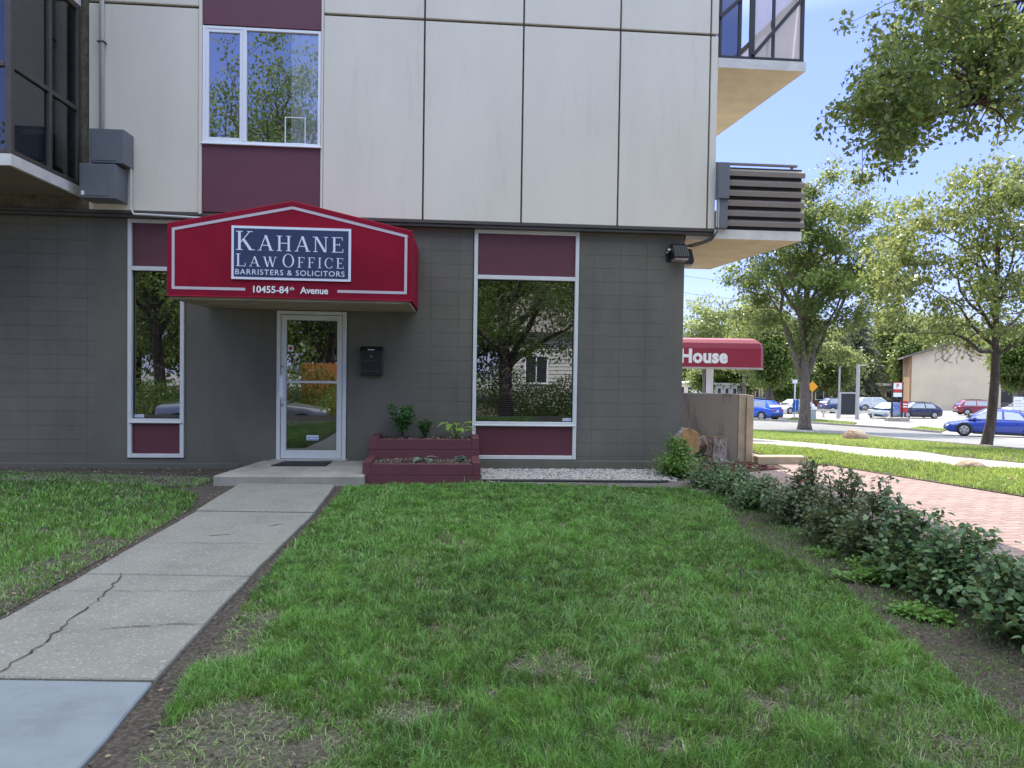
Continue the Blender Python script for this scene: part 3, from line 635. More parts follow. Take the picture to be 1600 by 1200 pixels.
# serif small-capital lettering built from strokes
def serif_text(mb, words, x, z, width, y):
    segs = []; cx = 0; lay = [0]
    def q(x0, z0, x1, z1, th, s, ox):      # stroke with horizontal ends
        h = th/2; segs.append(([(ox+(x0-h)*s, z0*s), (ox+(x0+h)*s, z0*s), (ox+(x1+h)*s, z1*s), (ox+(x1-h)*s, z1*s)], lay[0])); lay[0] = (lay[0]+1) % 7
    def r(x0, z0, x1, z1, s, ox): segs.append(([(ox+x0*s, z0*s), (ox+x1*s, z0*s), (ox+x1*s, z1*s), (ox+x0*s, z1*s)], lay[0])); lay[0] = (lay[0]+1) % 7
    def sf(xc, zc, ln, s, ox): r(xc-ln/2, zc, xc+ln/2, zc+.045, s, ox)
    def arc(cx_, rx, ry, ix, iy, a0, a1, s, ox):
        n = 28
        for i in range(n):
            t0 = a0+(a1-a0)*i/n; t1 = a0+(a1-a0)*(i+1)/n
            segs.append(([(ox+(cx_+rx*math.cos(t0))*s, (.5+ry*math.sin(t0))*s), (ox+(cx_+rx*math.cos(t1))*s, (.5+ry*math.sin(t1))*s), (ox+(cx_+ix*math.cos(t1))*s, (.5+iy*math.sin(t1))*s), (ox+(cx_+ix*math.cos(t0))*s, (.5+iy*math.sin(t0))*s)], 0))
    for ch, s in words:
        o = cx
        if ch == ' ': cx += .35*s; continue
        if ch == 'K': q(.2,0,.2,1,.14,s,o); q(.26,.40,.74,1,.06,s,o); q(.40,.58,.80,0,.17,s,o); sf(.2,0,.34,s,o); sf(.2,.955,.34,s,o); sf(.74,.955,.28,s,o); sf(.84,0,.32,s,o); adv = 1.02
        elif ch == 'A': q(.1,0,.47,1,.06,s,o); q(.47,1,.83,0,.16,s,o); r(.24,.32,.70,.37,s,o); sf(.1,0,.26,s,o); sf(.84,0,.32,s,o); adv = .97
        elif ch == 'H': q(.2,0,.2,1,.14,s,o); q(.8,0,.8,1,.14,s,o); r(.2,.49,.8,.54,s,o); [sf(a, b, .34, s, o) for a in (.2,.8) for b in (0,.955)]; adv = 1.02
        elif ch == 'N': q(.17,0,.17,1,.06,s,o); q(.84,0,.84,1,.06,s,o); q(.2,1,.80,0,.17,s,o); sf(.17,0,.28,s,o); sf(.12,.955,.26,s,o); sf(.84,.955,.28,s,o); adv = 1.0
        elif ch in 'EF':
            q(.2,0,.2,1,.14,s,o); r(.04,.955,.74,1,s,o); r(.2,.49,.56,.535,s,o); r(.70,.78,.74,.97,s,o); r(.53,.40,.565,.62,s,o)
            if ch == 'E': r(.04,0,.78,.045,s,o); r(.745,.03,.785,.24,s,o); adv = .86
            else: sf(.2,0,.36,s,o); adv = .80
        elif ch == 'L': q(.2,0,.2,1,.14,s,o); sf(.2,.955,.34,s,o); r(.04,0,.74,.045,s,o); r(.70,.03,.745,.27,s,o); adv = .80
        elif ch == 'I': q(.2,0,.2,1,.14,s,o); sf(.2,0,.34,s,o); sf(.2,.955,.34,s,o); adv = .40
        elif ch == 'W': q(.13,1,.42,0,.15,s,o); q(.41,0,.68,.98,.055,s,o); q(.62,1,.90,0,.15,s,o); q(.89,0,1.15,1,.055,s,o); sf(.12,.955,.30,s,o); sf(.64,.955,.26,s,o); sf(1.15,.955,.26,s,o); adv = 1.26
        elif ch == 'O': arc(.52,.47,.515,.335,.475,0,2*math.pi,s,o); adv = 1.05
        elif ch == 'C': arc(.52,.47,.515,.335,.475,math.radians(42),math.radians(322),s,o); r(.83,.66,.875,.93,s,o); adv = .98
        cx += adv*s + .035
    W0 = cx-.035
    for pl, l in segs: mb.poly([(x+a/W0*width, y-.0003*l, z+b) for a, b in pl], 2)
serif_text(mb, [('K',.235),('A',.19),('H',.19),('A',.19),('N',.19),('E',.19)], -3.585, 2.945, 1.33, YF-.026)
serif_text(mb, [('L',.155),('A',.125),('W',.125)], -3.585, 2.745, .50, YF-.026)
serif_text(mb, [('O',.165),('F',.13),('F',.13),('I',.13),('C',.13),('E',.13)], -3.02, 2.745, .765, YF-.026)
put_text(mb, 'BARRISTERS & SOLICITORS', (-3.585, YF-.026, 2.645), (1,0,0), (0,0,1), 1.335, .064, 2, .004, 1.15)
sb = mb.build('sign_board', [m_letter, m_navy, m_letter], A, recalc=False)
mb = MB(); Y_ = YF-.006
put_text(mb, '10455-84', (-3.375, Y_, 2.425), (1,0,0), (0,0,1), .435, .083, 0, .022)
put_text(mb, 'th', (-2.93, Y_, 2.465), (1,0,0), (0,0,1), .055, .042, 0, .012)
mb.build('street_number', m_wtext, A, recalc=False); mb = MB(); put_text(mb, 'Avenue', (-2.80, Y_, 2.425), (1,0,0), (0,0,1), .345, .083, 0, .022)
mb.build('street_lettering', m_wtext, A, recalc=False)

# ------------------------------------------------------------------ things on the front wall
def wthing(name, label, cat, group=None): return thing(name, label, cat, WO, PSI, group)
t = wthing('mailbox', 'black wall letterbox right of the glass door', 'mailbox')
mb = MB(); mb.prism([(-.003,1.38),(-.11,1.38),(-.12,1.70),(-.12,1.74),(-.003,1.80)], 'x', -2.225, -1.915); mb.build('body', m_black, t, bevel=.008)
mb = MB(); mb.prism([(-.10,1.775),(-.128,1.745),(-.128,1.69),(-.122,1.69),(-.122,1.745),(-.003,1.806),(-.003,1.812)], 'x', -2.235, -1.905); mb.build('lid', m_black, t, bevel=.002)
mb = MB(); mb.tube([(-2.07,-.119,1.665),(-2.07,-.127,1.665)], .011, 14); mb.build('lock', m_steel, t)
mb = MB(); mb.box(-2.12, -2.02, -.130, -.1285, 1.755, 1.768); mb.build('slot_label', m_letter, t)
mb = MB(); mb.box(-2.19, -1.99, -.121, -.1165, 1.595, 1.60); mb.box(-2.19, -1.95, -.119, -.1135, 1.45, 1.455); mb.build('embossed_line', m_gboxx, t)
def ebox(label, x0, x1, z0, z1, d):
    t = wthing('electrical_box', label, 'electrical box', 'grey electrical boxes under the balcony')
    y1 = -.153; y0 = y1-d
    mb = MB(); mb.box(x0, x1, y0, y1, z0, z1); mb.build('body', m_gboxx, t, bevel=.006)
    mb = MB(); mb.box(x0+.03, x1-.09, y0-.008, y0-.001, z0+.03, z1-.03); mb.build('door', m_gboxx, t, bevel=.003)
    mb = MB(); mb.tube([(x1-.15, y0-.008, (z0+z1)/2), (x1-.15, y0-.016, (z0+z1)/2)], .008, 10); mb.build('screw', m_steel, t)
    return t, y0
ebox('upper grey metal box the white pipe runs into', -5.83, -5.38, 4.23, 4.69, .3)
t, y0 = ebox('lower grey metal box with small white tag', -5.93, -5.46, 3.74, 4.20, .36)
mb = MB(); mb.box(-5.90, -5.86, y0-.012, y0-.0085, 3.775, 3.83); mb.build('tag_plate', m_letter, t)
t = wthing('conduit_pipe', 'white pipe running down the cream wall to the grey boxes', 'pipe')
mb = MB(); mb.tube([(-5.79,-.195,4.69),(-5.79,-.195,9.5)], .03, 12); mb.build('pipe', m_conduit, t, smooth=True)
mb = MB(); mb.box(-5.84, -5.74, -.235, -.153, 5.95, 5.965); mb.build('clamp', m_darkalu, t)
t = wthing('conduit_pipe', 'thin white conduit bending from the lower grey box to the awning', 'pipe')
mb = MB(); mb.tube([(-5.40,-.2,4.23),(-5.40,-.2,3.68),(-5.36,-.2,3.60),(-5.2,-.19,3.60),(-4.3,-.16,3.58)], .016, 8); mb.build('pipe', m_conduit, t)
# corner floodlights
for lab, cx, cy, zz, rot in (('black corner floodlight aimed at the lawn', 2.46, -.06, 3.16, 0), ('black floodlight on the side face of the corner', 2.66, .12, 3.12, 1)):
    t = wthing('floodlight', lab, 'floodlight', 'corner floodlights')
    mb = MB()
    if rot == 0:
        mb.box(2.31, 2.50, -.02, -.001, 3.17, 3.36); mb.build('back_plate', m_black, t, bevel=.004)
        mb = MB(); mb.prism([(-.03,3.42),(-.16,3.40),(-.27,3.22),(-.26,3.19),(-.03,3.19)], 'x', 2.36, 2.585)
        for i in range(7): mb.prism([(-.03,3.437),(-.165,3.417),(-.27,3.25),(-.27,3.22),(-.16,3.395),(-.03,3.415)], 'x', 2.37+.031*i, 2.376+.031*i)
        mb.build('housing', m_black, t, bevel=.003)
        mb = MB(); mb.box(2.375, 2.57, -.27, -.06, 3.165, 3.188); mb.build('lens', m_frost, t, bevel=.004)
        mb = MB(); mb.tube([(2.355,-.08,3.33),(2.31,-.08,3.33)], .03, 10); mb.tube([(2.31,-.08,3.30),(2.31,-.03,3.3)], .02, 8); mb.build('knuckle', m_steel, t)
    else:
        mb.prism([(2.601,3.40),(2.72,3.37),(2.76,3.2),(2.74,3.15),(2.601,3.15)], 'y', .02, .25)
        mb.v = [(x, y, z) for x, y, z in mb.v]; mb.build('housing', m_black, t, bevel=.006)
        mb = MB(); mb.box(2.62, 2.745, .04, .23, 3.125, 3.148); mb.build('lens', m_frost, t)
t = wthing('electrical_box', 'tall grey box at the end of the louvred balcony rail', 'electrical box')
mb = MB(); mb.box(3.005, 3.17, -.28, -.13, 4.09, 4.62); mb.build('body', m_gboxx, t, bevel=.005)
mb = MB(); mb.box(3.045, 3.165, -.24, -.13, 3.66, 4.088); mb.build('cover', m_gboxx, t, bevel=.005)
t = wthing('conduit_pipe', 'pair of thin white pipes under the balcony box', 'pipe')
for i, x in enumerate((3.012, 3.035)):
    mb = MB(); mb.tube([(x,-.20-.02*i,4.09),(x,-.20-.02*i,3.66)], .01, 8); mb.build('pipe', m_conduit, t)
t = wthing('cable_bundle', 'black cables looping beneath the cream corner to the floodlights', 'cable')
for i in range(3):
    mb = MB(); mb.tube([(3.03-.01*i,-.2,3.68),(3.02,-.2-.01*i,3.60),(2.95,-.17,3.52-.02*i),(2.82,-.12,3.47-.02*i),(2.7,-.03,3.44-.02*i),(2.61,.02,3.42)], .009, 6); mb.build('cable', m_cable, t)

# step, mat, planters
st = MB(); st.prism([(-3.85,-1.46),(-1.99,-1.46),(-1.99,-.002),(-3.62,-.002)], 'z', -.12, .128); o = st.build('doorstep', m_conc, None, bevel=.012); o.location = WO; o.rotation_euler = (0,0,PSI)
tag(o, 'grey concrete landing step below the glass door', 'step')
mb = MB(); mb.prism([(-3.36,-.62),(-2.62,-.62),(-2.60,-.19),(-3.28,-.19)], 'z', .1285, .142); o = mb.build('doormat', m_mat, None, bevel=.004); o.location = WO; o.rotation_euler = (0,0,PSI)
tag(o, 'dark speckled rubber doormat on the concrete landing', 'doormat')
rg = np.random.default_rng(5)
def chips(name, x0, x1, y0, y1, z, n, mats, parent=None, smin=.008, smax=.03, seed=1, fn=None):
    rr = random.Random(seed); mb = MB()
    for i in range(n):
        x = rr.uniform(x0, x1); y = rr.uniform(y0, y1)
        if fn and not fn(x, y): continue
        a = rr.uniform(0, 6.28); l = rr.uniform(smin, smax); w_ = l*rr.uniform(.25,.6); tx, ty = rr.uniform(-.5,.5), rr.uniform(-.5,.5)
        c, s_ = math.cos(a), math.sin(a); h = rr.uniform(.002,.006); vs = []
        for dz in (0, h):
            for (p, q) in ((-l,-w_),(l,-w_*.7),(l*.9,w_),(-l*.8,w_*.8)): vs.append((x+p*c/2-q*s_/2, y+p*s_/2+q*c/2, z+dz+p*tx/2+q*ty/2+.005))
        mb.add(vs, [(3,2,1,0),(4,5,6,7),(0,1,5,4),(1,2,6,5),(2,3,7,6),(3,0,4,7)], i % len(mats))
    return mb.build(name, mats, parent, recalc=False)
m_chipd = M('dark_bark_chip', (.07,.045,.035), .9, .4, 50); m_chipl = M('dry_leaf_chip', (.34,.26,.17), .9, .3, 50); m_chipr = M('red_bark_chip', (.16,.06,.045), .9, .3, 50)
def planter(label, x0, x1, y0, y1, z0, z1, seed, light):
    t = wthing('timber_planter', label, 'planter', 'maroon timber planters by the door')
    e = .11
    nrow = 2; h = (z1-z0)/nrow
    for k in range(nrow):
        a, b = z0+k*h+.002, z0+(k+1)*h-.002
        top = b - (.022 if k == nrow-1 else 0)
        m_ = MB(); m_.box(x0+ (0 if k == 0 else e), x1-(0 if k == 0 else e), y0, y0+e*.8, a, top); m_.build('front_timber', m_timber, t, bevel=.004)
        for xa in (x0, x1-e):
            m_ = MB(); m_.box(xa+.001, xa+e-.001, y0+(e*.8+.002 if k == 0 else 0), y1-.002, a, b+.001); m_.build('side_timber', m_timber, t, bevel=.004)
    m_ = MB(); m_.box(x0+e, x1-e, y0+e*.8, y1-.004, z0, z1-.045); so_ = m_.build('soil', m_soil, t)
    chips('bark_chips', x0+e+.01, x1-e-.01, y0+e*.8+.01, y1-.02, z1-.048, 900, [m_chipd, m_chipd, m_chipd, m_chipl] if not light else [m_chipd, m_chipd, m_chipl], t, .015, .045, seed)
    return t
planter('upper maroon timber planter against the wall holding three green plants', -2.02, -.50, -.62, -.02, .20, .535, 3, False)
planter('lower maroon timber planter in front with striped hosta', -2.03, -.50, -1.3, -.625, -.06, .285, 4, True)

def place(o, u, v, w_): o.location = wp(u, v, w_); o.rotation_euler = (0, 0, PSI)
def plant(name, label, cat, u, v, w_, mat, n, r, h, size, shape, seed, stems=6, up=.4, group=None, tb=(0,1), dens=1.0):
    rng = np.random.default_rng(seed); t = thing(name, label, cat, wp(u, v, w_), PSI, group); mb = MB(); P = []; D = []
    for i in range(stems):
        a = rng.uniform(0, 6.28); rr = r*rng.uniform(.2, 1); hh = h*rng.uniform(.6, 1); b = Vector((math.cos(a)*r*.1, math.sin(a)*r*.1, 0)); e = Vector((math.cos(a)*rr*.8, math.sin(a)*rr*.8, hh*.93)); m = b.lerp(e, .5)+Vector((0,0,.1*h))
        mb.tube([b, m, e], [.006,.004,.002], 5)
        for k in range(n//stems):
            tt = rng.uniform(.15, 1)**.7; p = b.lerp(m, tt*2) if tt < .5 else m.lerp(e, tt*2-1); P.append(p); D.append(1)
    P = np.array([tuple(p) for p in P]) + rng.normal(size=(len(P),3))*size*.5
    P[:,2] = np.abs(P[:,2])
    d = rdir(rng, len(P)); d[:,2] = np.abs(d[:,2])*up; nn = rdir(rng, len(P)); nn[:,2] = np.abs(nn[:,2])+.8
    mb.build('stems', m_hedgecore, t); scatter('foliage', P, d, nn, rng.uniform(.7,1.2,len(P))*size, shape, rng.uniform(tb[0], tb[1], len(P)), mat, t, droop=.3); return t
plant('leafy_perennial', 'tall feathery green plant at the left end of upper planter', 'plant', -1.62, -.28, .49, L_pl, 620, .22, .54, .065, LEAFL, 11, 9, tb=(.2,.9))
plant('small_shrub', 'compact dark green bush in the middle of upper planter', 'plant', -1.27, -.3, .49, L_pl, 700, .14, .30, .035, LEAF6, 12, 12, tb=(0,.5))
def hosta(name, label, u, v, w_, mat, seed, n, L, wd, h):
    rng = random.Random(seed); t = thing(name, label, 'plant', wp(u, v, w_), PSI); 
    for i in range(n):
        a = 6.28*i/n+rng.uniform(-.3,.3); up = rng.uniform(.5,1.2); b = Vector((0,0,0)); tip = Vector((math.cos(a)*h*.7, math.sin(a)*h*.7, h*up))
        mb = MB(); mb.tube([b, b.lerp(tip,.5)+Vector((0,0,.02)), tip], [.005,.004,.003], 5)
        d = Vector((math.cos(a), math.sin(a), rng.uniform(-.3,.5))).normalized(); s_ = d.cross(Vector((0,0,1))).normalized(); N_ = s_.cross(d)
        rows = []
        for k in range(7):
            tt = k/6; ww = wd*math.sin(math.pi*min(1, tt**.7))*.5+.001; c = tip + d*(L*tt) - N_*(L*.35*tt*tt); rows.append([c-s_*ww+N_*ww*.35, c, c+s_*ww+N_*ww*.35])
        vs = [p for r in rows for p in r]; fs = []
        for k in range(6):
            for j in range(2): fs.append((3*k+j, 3*k+j+1, 3*k+j+4, 3*k+j+3))
        mb.add(vs, fs); o = mb.build('leaf', mat, t, smooth=True, recalc=False)
        at_ = o.data.attributes.new('tint', 'FLOAT', 'POINT'); at_.data.foreach_set('value', [rng.uniform(.2,.9)]*len(o.data.vertices))
        if rng.random() < 2 and mat is L_blue:
            vals = [.35]*len(o.data.vertices); nb = len(vals)-21
            for k in range(7): vals[nb+3*k] = 1.0; vals[nb+3*k+2] = 1.0
            at_.data.foreach_set('value', vals)
    return t
hosta('hosta', 'bright yellow green broad leaved plant at the right of upper planter', -.83, -.3, .49, L_hosta, 3, 11, .15, .10, .2)
hosta('hosta', 'small hosta with white edged leaves in lower planter', -1.27, -.95, .24, L_blue, 5, 10, .17, .055, .06)
plant('small_shrub', 'tiny blue green tuft at the right end of lower planter', 'plant', -.76, -.95, .24, L_blue, 160, .08, .08, .035, LEAF6, 14, 7, tb=(0,.6))

# gravel strip with its plastic edging
rr = random.Random(8); mb = MB(); ico = bmesh.new(); bmesh.ops.create_icosphere(ico, subdivisions=1, radius=1); iv = [v.co.copy() for v in ico.verts]; ifc = [[v.index for v in f.verts] for f in ico.faces]; ico.free()
for i in range(5200):
    u = rr.uniform(-.47, 2.25); v = rr.uniform(-1.12+.06*math.sin(u*3), -.04)
    if u > 1.7 and rr.random() < (u-1.7)*1.2: continue
    s_ = rr.uniform(.011,.024); sx, sy, sz = s_*rr.uniform(.7,1.5), s_*rr.uniform(.7,1.3), s_*rr.uniform(.4,.8); a = rr.uniform(0, 6.28); z = rr.uniform(.004,.022)
    c, q = math.cos(a), math.sin(a); mb.add([(u+p.x*sx*c-p.y*sy*q, v+p.x*sx*q+p.y*sy*c, z+p.z*sz) for p in iv], ifc, i % 3)
m_gr2 = M('tan_gravel', (.42,.35,.27), .85, .3, 60, 90, .3); m_gr3 = M('grey_gravel', (.33,.32,.32), .85, .3, 60, 90, .3)
o = mb.build('gravel', [m_gravel, m_gr2, m_gr3], None, recalc=False); o.location = WO; o.rotation_euler = (0,0,PSI); tag(o, kind='stuff')
mb = MB(); mb.tube([(-.46,-1.15,.018),(.3,-1.13,.02),(1.2,-1.17,.018),(1.9,-1.2,.02),(2.05,-1.16,.02)], .022, 10); o = mb.build('garden_edging', m_cable, None, smooth=True); o.location = WO; o.rotation_euler = (0,0,PSI)
tag(o, 'black plastic edging tube along the pale gravel', 'garden edging')

# ------------------------------------------------------------------ low wall, logs, curb at the corner
t = thing('low_concrete_wall', 'weathered low concrete wall with beige board end near the stumps', 'wall', (0,0,0))
a = Vector(G(1060,722)); b = Vector((3.82,11.80,0)); 
mb = MB(); mb.prism([(1.6,11.62),(3.80,11.79),(3.78,12.05),(1.58,11.88)], 'z', -.3, 1.145); mb.build('wall', m_lowwall, t, bevel=.008)
mb = MB(); mb.prism([(3.803,11.785),(4.0,11.80),(3.99,12.06),(3.79,12.05)], 'z', -.3, 1.135); mb.prism([(3.93,11.77),(4.06,11.785),(4.05,12.07),(3.992,12.065),(3.992,11.79)], 'z', -.3, 1.12) ; mb.build('end_boards', m_beige, t, bevel=.006)
mb = MB(); mb.prism([(4.063,11.55),(4.9,11.62),(4.9,11.85),(4.063,11.78)], 'z', -.3, .13); o = mb.build('kerb', m_beige, None, bevel=.012); tag(o, kind='structure')
def log(label, c, d, r, L, seed, vert=False):
    rnd = random.Random(seed); t = thing('log', label, 'log', c, 0, 'cut logs beside the low wall'); d = Vector(d).normalized()
    n = 28; off = [1+rnd.uniform(-.05,.05)+.03*math.sin(3*k) for k in range(n)]
    mb = MB(); up = Vector((0,0,1)) if abs(d.z) < .9 else Vector((1,0,0)); x = d.cross(up).normalized(); y = x.cross(d); m = 10
    for i in range(m+1):
        for k in range(n):
            a = 2*math.pi*k/n; q = r*off[k]*(1+rnd.uniform(-.035,.035)+(.05 if vert and i < 2 else 0)); mb.v.append(tuple(d*(L*i/m-L/2)+x*q*math.cos(a)+y*q*math.sin(a)))
    for i in range(m):
        for k in range(n): mb.f.append([i*n+k, i*n+(k+1) % n, (i+1)*n+(k+1) % n, (i+1)*n+k]); mb.m.append(0)
    mb.build('bark', m_barkst, t)
    for s_ in (-1, 1):
        e = MB(); i = m if s_ > 0 else 0; pts = [mb.v[i*n+k] for k in range(n)]; q = [tuple(Vector(p)+d*(.004*s_)) for p in pts]; e.poly(q); e.build('cut_face', m_cutwood, t)
    return t
log('big log lying with its orange cut face toward the bush', tuple(at(1077,691,10.7)-Vector((.4,-.9,.02)).normalized()*.34), (.4,-.9,.02), .21, .68, 1)
log('upright rough barked stump before the low wall', (G(1113,722).x, G(1113,722).y, .21), (.02,.03,1), .225, .44, 2, True)
log('small split log behind between stump and big log', (2.98,11.45,.34), (.9,-.3,.25), .09, .4, 3)
chips('bark_mulch', 2.5, 4.25, 10.1, 11.7, .012, 3000, [m_chipr, m_chipr, m_chipd], None, .02, .055, 9, lambda x, y: inpoly(np.array([x]), np.array([y]), [(2.7,10.15),(3.4,10.5),(3.85,10.72),(4.25,11.05),(3.95,11.75),(2.4,11.7)])[0])
tag(bpy.data.objects['bark_mulch'], kind='stuff')

# ================================================================== grass
def lawn(name, polys, n, zoff, seed, mat, patches=(), hmin=.035, hmax=.075, wd=.0035, far=6.0, dens=None, dryp=None, ln=(.15,.95)):
    rng = np.random.default_rng(seed); xs, ys = [], []
    for poly in polys:
        p = np.array(poly); x0, y0 = p.min(0); x1, y1 = p.max(0)
        x = rng.uniform(x0, x1, n*3); y = rng.uniform(y0, y1, n*3); k = inpoly(x, y, poly); x, y = x[k], y[k]; xs.append(x); ys.append(y)
    x = np.concatenate(xs); y = np.concatenate(ys)
    if dens is not None: k = rng.random(len(x)) < dens(x, y); x, y = x[k], y[k]
    q = vnoise(x, y, 1.3, seed)*.6 + vnoise(x, y, 4.5, seed+1)*.4
    keep = np.ones(len(x)); 
    for cx, cy, rx, ry, s in patches:
        d = ((x-cx)/rx)**2 + ((y-cy)/ry)**2; d = d + (vnoise(x, y, 7, 3)-.5)*1.2; keep *= 1 - s*np.clip(1.5-d, 0, 1)
    keep *= np.clip((vnoise(x, y, 3.2, 77)-.05)*5, .5, 1)
    hf = vnoise(x, y, 14, seed+21)*.6+vnoise(x, y, 31, seed+22)*.4; keep *= np.clip((hf-.2)*3.2, .12, 1)
    k = rng.random(len(x)) < keep; x, y, q, kp = x[k], y[k], q[k], keep[k]
    k = rng.permutation(len(x))[:n]; x, y, q, kp = x[k], y[k], q[k], kp[k]; m = len(x)
    z = np.interp(y, [h[0] for h in HZ], [h[1] for h in HZ]) + zoff
    tuft = vnoise(x, y, 9, seed+5)*.5 + vnoise(x, y, 23, seed+6)*.5
    h = (hmin + (hmax-hmin)*(.4*q+.6*tuft))*rng.uniform(.5, 1.45, m)*np.clip(kp+.35, .45, 1)
    dist = np.hypot(x, y); wv = wd*np.clip(dist/far, .75, 3)*rng.uniform(.7, 1.3, m)
    tint = np.clip(.25 + .5*(vnoise(x, y, .8, seed+9)) + rng.normal(0, .22, m) + .9*(tuft-.5), 0, .86)
    dry = rng.random(m) < (.035 + .35*np.clip(vnoise(x, y, 2.6, 31)-.62, 0, 1) + .4*np.clip(.8-kp, 0, 1)); tint[dry] = rng.uniform(.93, 1, dry.sum())
    if dryp is not None: dry = rng.random(m) < dryp; tint[dry] = rng.uniform(.92, 1, dry.sum())
    lean = rng.uniform(ln[0], ln[1], m); ang = vnoise(x, y, 6, seed+3)*12 + rng.normal(0, 1.3, m)
    o = grass(name, np.stack([x, y, z], 1), h, wv, lean, tint, mat, ang, rng); tag(o, kind='stuff'); return o
PT = [(-1.1,2.7,.42,.45,1),(-1.55,3.9,.2,.45,1),(-.42,3.1,.2,.11,.9),(.2,3.6,.22,.13,.75),(-.75,5.4,.4,.25,.45),(.9,4.6,.3,.2,.4),(1.3,3.2,.3,.2,.5),(1.8,2.9,.35,.25,.6),(.6,2.9,.2,.15,.5)]
nearden = lambda x, y: np.clip(3.6/np.hypot(x, y), .3, 1)
lawn('lawn_grass', [LAWN_R], 480000, .002, 1, L_grass, PT, .022, .08, .0046, 4.5, nearden)
lawn('lawn_thatch', [LAWN_R, LAWN_L], 70000, .004, 11, L_grass, (), .02, .045, .004, 4.5, nearden, .75, (1.2, 2.2))
lawn('lawn_tufts', [LAWN_R], 26000, .004, 12, L_tuft, PT, .06, .12, .0055, 4.5, lambda x, y: nearden(x, y)*(vnoise(x, y, 2.1, 55) > .62), .03, (.5, 1.3))
lawn('lawn_grass', [LAWN_L], 260000, .002, 2, L_grass, [(-3.3,4.6,.3,2.0,.6)], .025, .085, .0055, 5, lambda x, y: (np.clip(3.4/np.hypot(x, y), .16, 1)*(x > -y*.85-1.5)))
# scrappy blades along the walk edges and in the bed
lawn('bed_weeds', [[(2.2,8.9),(2.6,8.9),(3.0,7.0),(3.0,2.6),(2.1,2.6),(2.1,4),(2.3,5),(2.0,6.2)]], 14000, .004, 4, L_grass, (), .015, .05, .004)
lawn('bed_weeds', [[(-9,8.8),(-3.8,8.6),(-3.9,9.3),(-8,9.7)]], 5000, .004, 5, L_grass, (), .02, .05, .005)
lawn('verge_grass', [verge1], 60000, .01, 6, L_verge, (), .04, .09, .006, 6)
lawn('verge_grass', [verge2], 70000, .012, 7, L_verge, (), .04, .09, .006, 6)
lawn('verge_grass', [fg1, fg2], 6000, .035, 8, L_verge, (), .05, .1, .01, 20)
chips('ground_litter', -2.1, 3.2, 2.2, 9.4, .006, 3500, [m_chipd, m_chipl, m_chipd, m_chipd], None, .006, .022, 21, lambda x, y: x > 2.05+.15*math.sin(y) or y > 9.0 or math.hypot(x+1.1, y-2.75) < .5 or x < wr_x(y)+.18 and x > wr_x(y)+.01)
tag(bpy.data.objects['ground_litter'], kind='stuff')
chips('ground_litter', -9, -3.85, 8.9, 10.4, .006, 1500, [m_chipd, m_chipl, m_chipd], None, .008, .03, 22); tag(bpy.data.objects['ground_litter.001'], kind='stuff')
chips('ground_litter', -3.6, -2.9, 3.0, 8.8, .006, 900, [m_chipd, m_chipl, m_chipd], None, .008, .025, 23, lambda x, y: x < wl_x(y)-.01 and x > wl_x(y)-.25); tag(bpy.data.objects['ground_litter.002'], kind='stuff')

# ================================================================== shrubs of the rose hedge
def shrub(label, x, y, r, h, n, seed, size=.045, ry=None, shoots=7, mat=None, tall=1.25, group='rose shrubs of the hedge'):
    n = int(n*.8); rng = np.random.default_rng(seed); t = thing('rose_shrub', label, 'shrub', (x, y, gz(y)), 0, group); mb = MB(); P = []; ry = ry or r
    ns = 26
    for i in range(ns):
        a = rng.uniform(0, 6.28); rr = rng.uniform(.1, 1)**.6; sh = i < shoots; hh = h*(tall*rng.uniform(.85,1.15) if sh else rng.uniform(.45, .95)*(1-.35*rr*rr))
        b = Vector((math.cos(a)*r*.2, math.sin(a)*ry*.2, 0)); e = Vector((math.cos(a)*r*rr*(.55 if sh else 1), math.sin(a)*ry*rr*(.55 if sh else 1), hh)); m = b.lerp(e, .5)+Vector((rng.normal()*.03, rng.normal()*.03, h*.08))
        mb.tube([b, m, e], [.008,.005,.002], 5)
        for k in range(n//ns):
            tt = rng.uniform(.12 if not sh else .3, 1.0); p = b.lerp(m, tt*2) if tt < .5 else m.lerp(e, tt*2-1); sp = .035 if (sh and tt > .7) else .085
            P.append((p.x+rng.normal()*sp, p.y+rng.normal()*sp, abs(p.z+rng.normal()*sp*.8)+.01))
    P = np.array(P); mb.build('stems', m_hedgecore, t)
    d = rdir(rng, len(P)); d[:,2] = d[:,2]*.4; nn = rdir(rng, len(P))*.8; nn[:,2] = np.abs(nn[:,2])+.6
    hi = P[:,2]/h; tint = np.clip(rng.uniform(0, .8, len(P)), 0, .85)
    if mat is L_rose2 or mat is None:
        k = (hi > .85) & (rng.random(len(P)) < .15); tint[k] = rng.uniform(.9, 1, k.sum())
    scatter('foliage', P, d, nn, rng.uniform(.65,1.25,len(P))*size, LEAF6, tint, mat or L_rose, t, droop=.3); return t
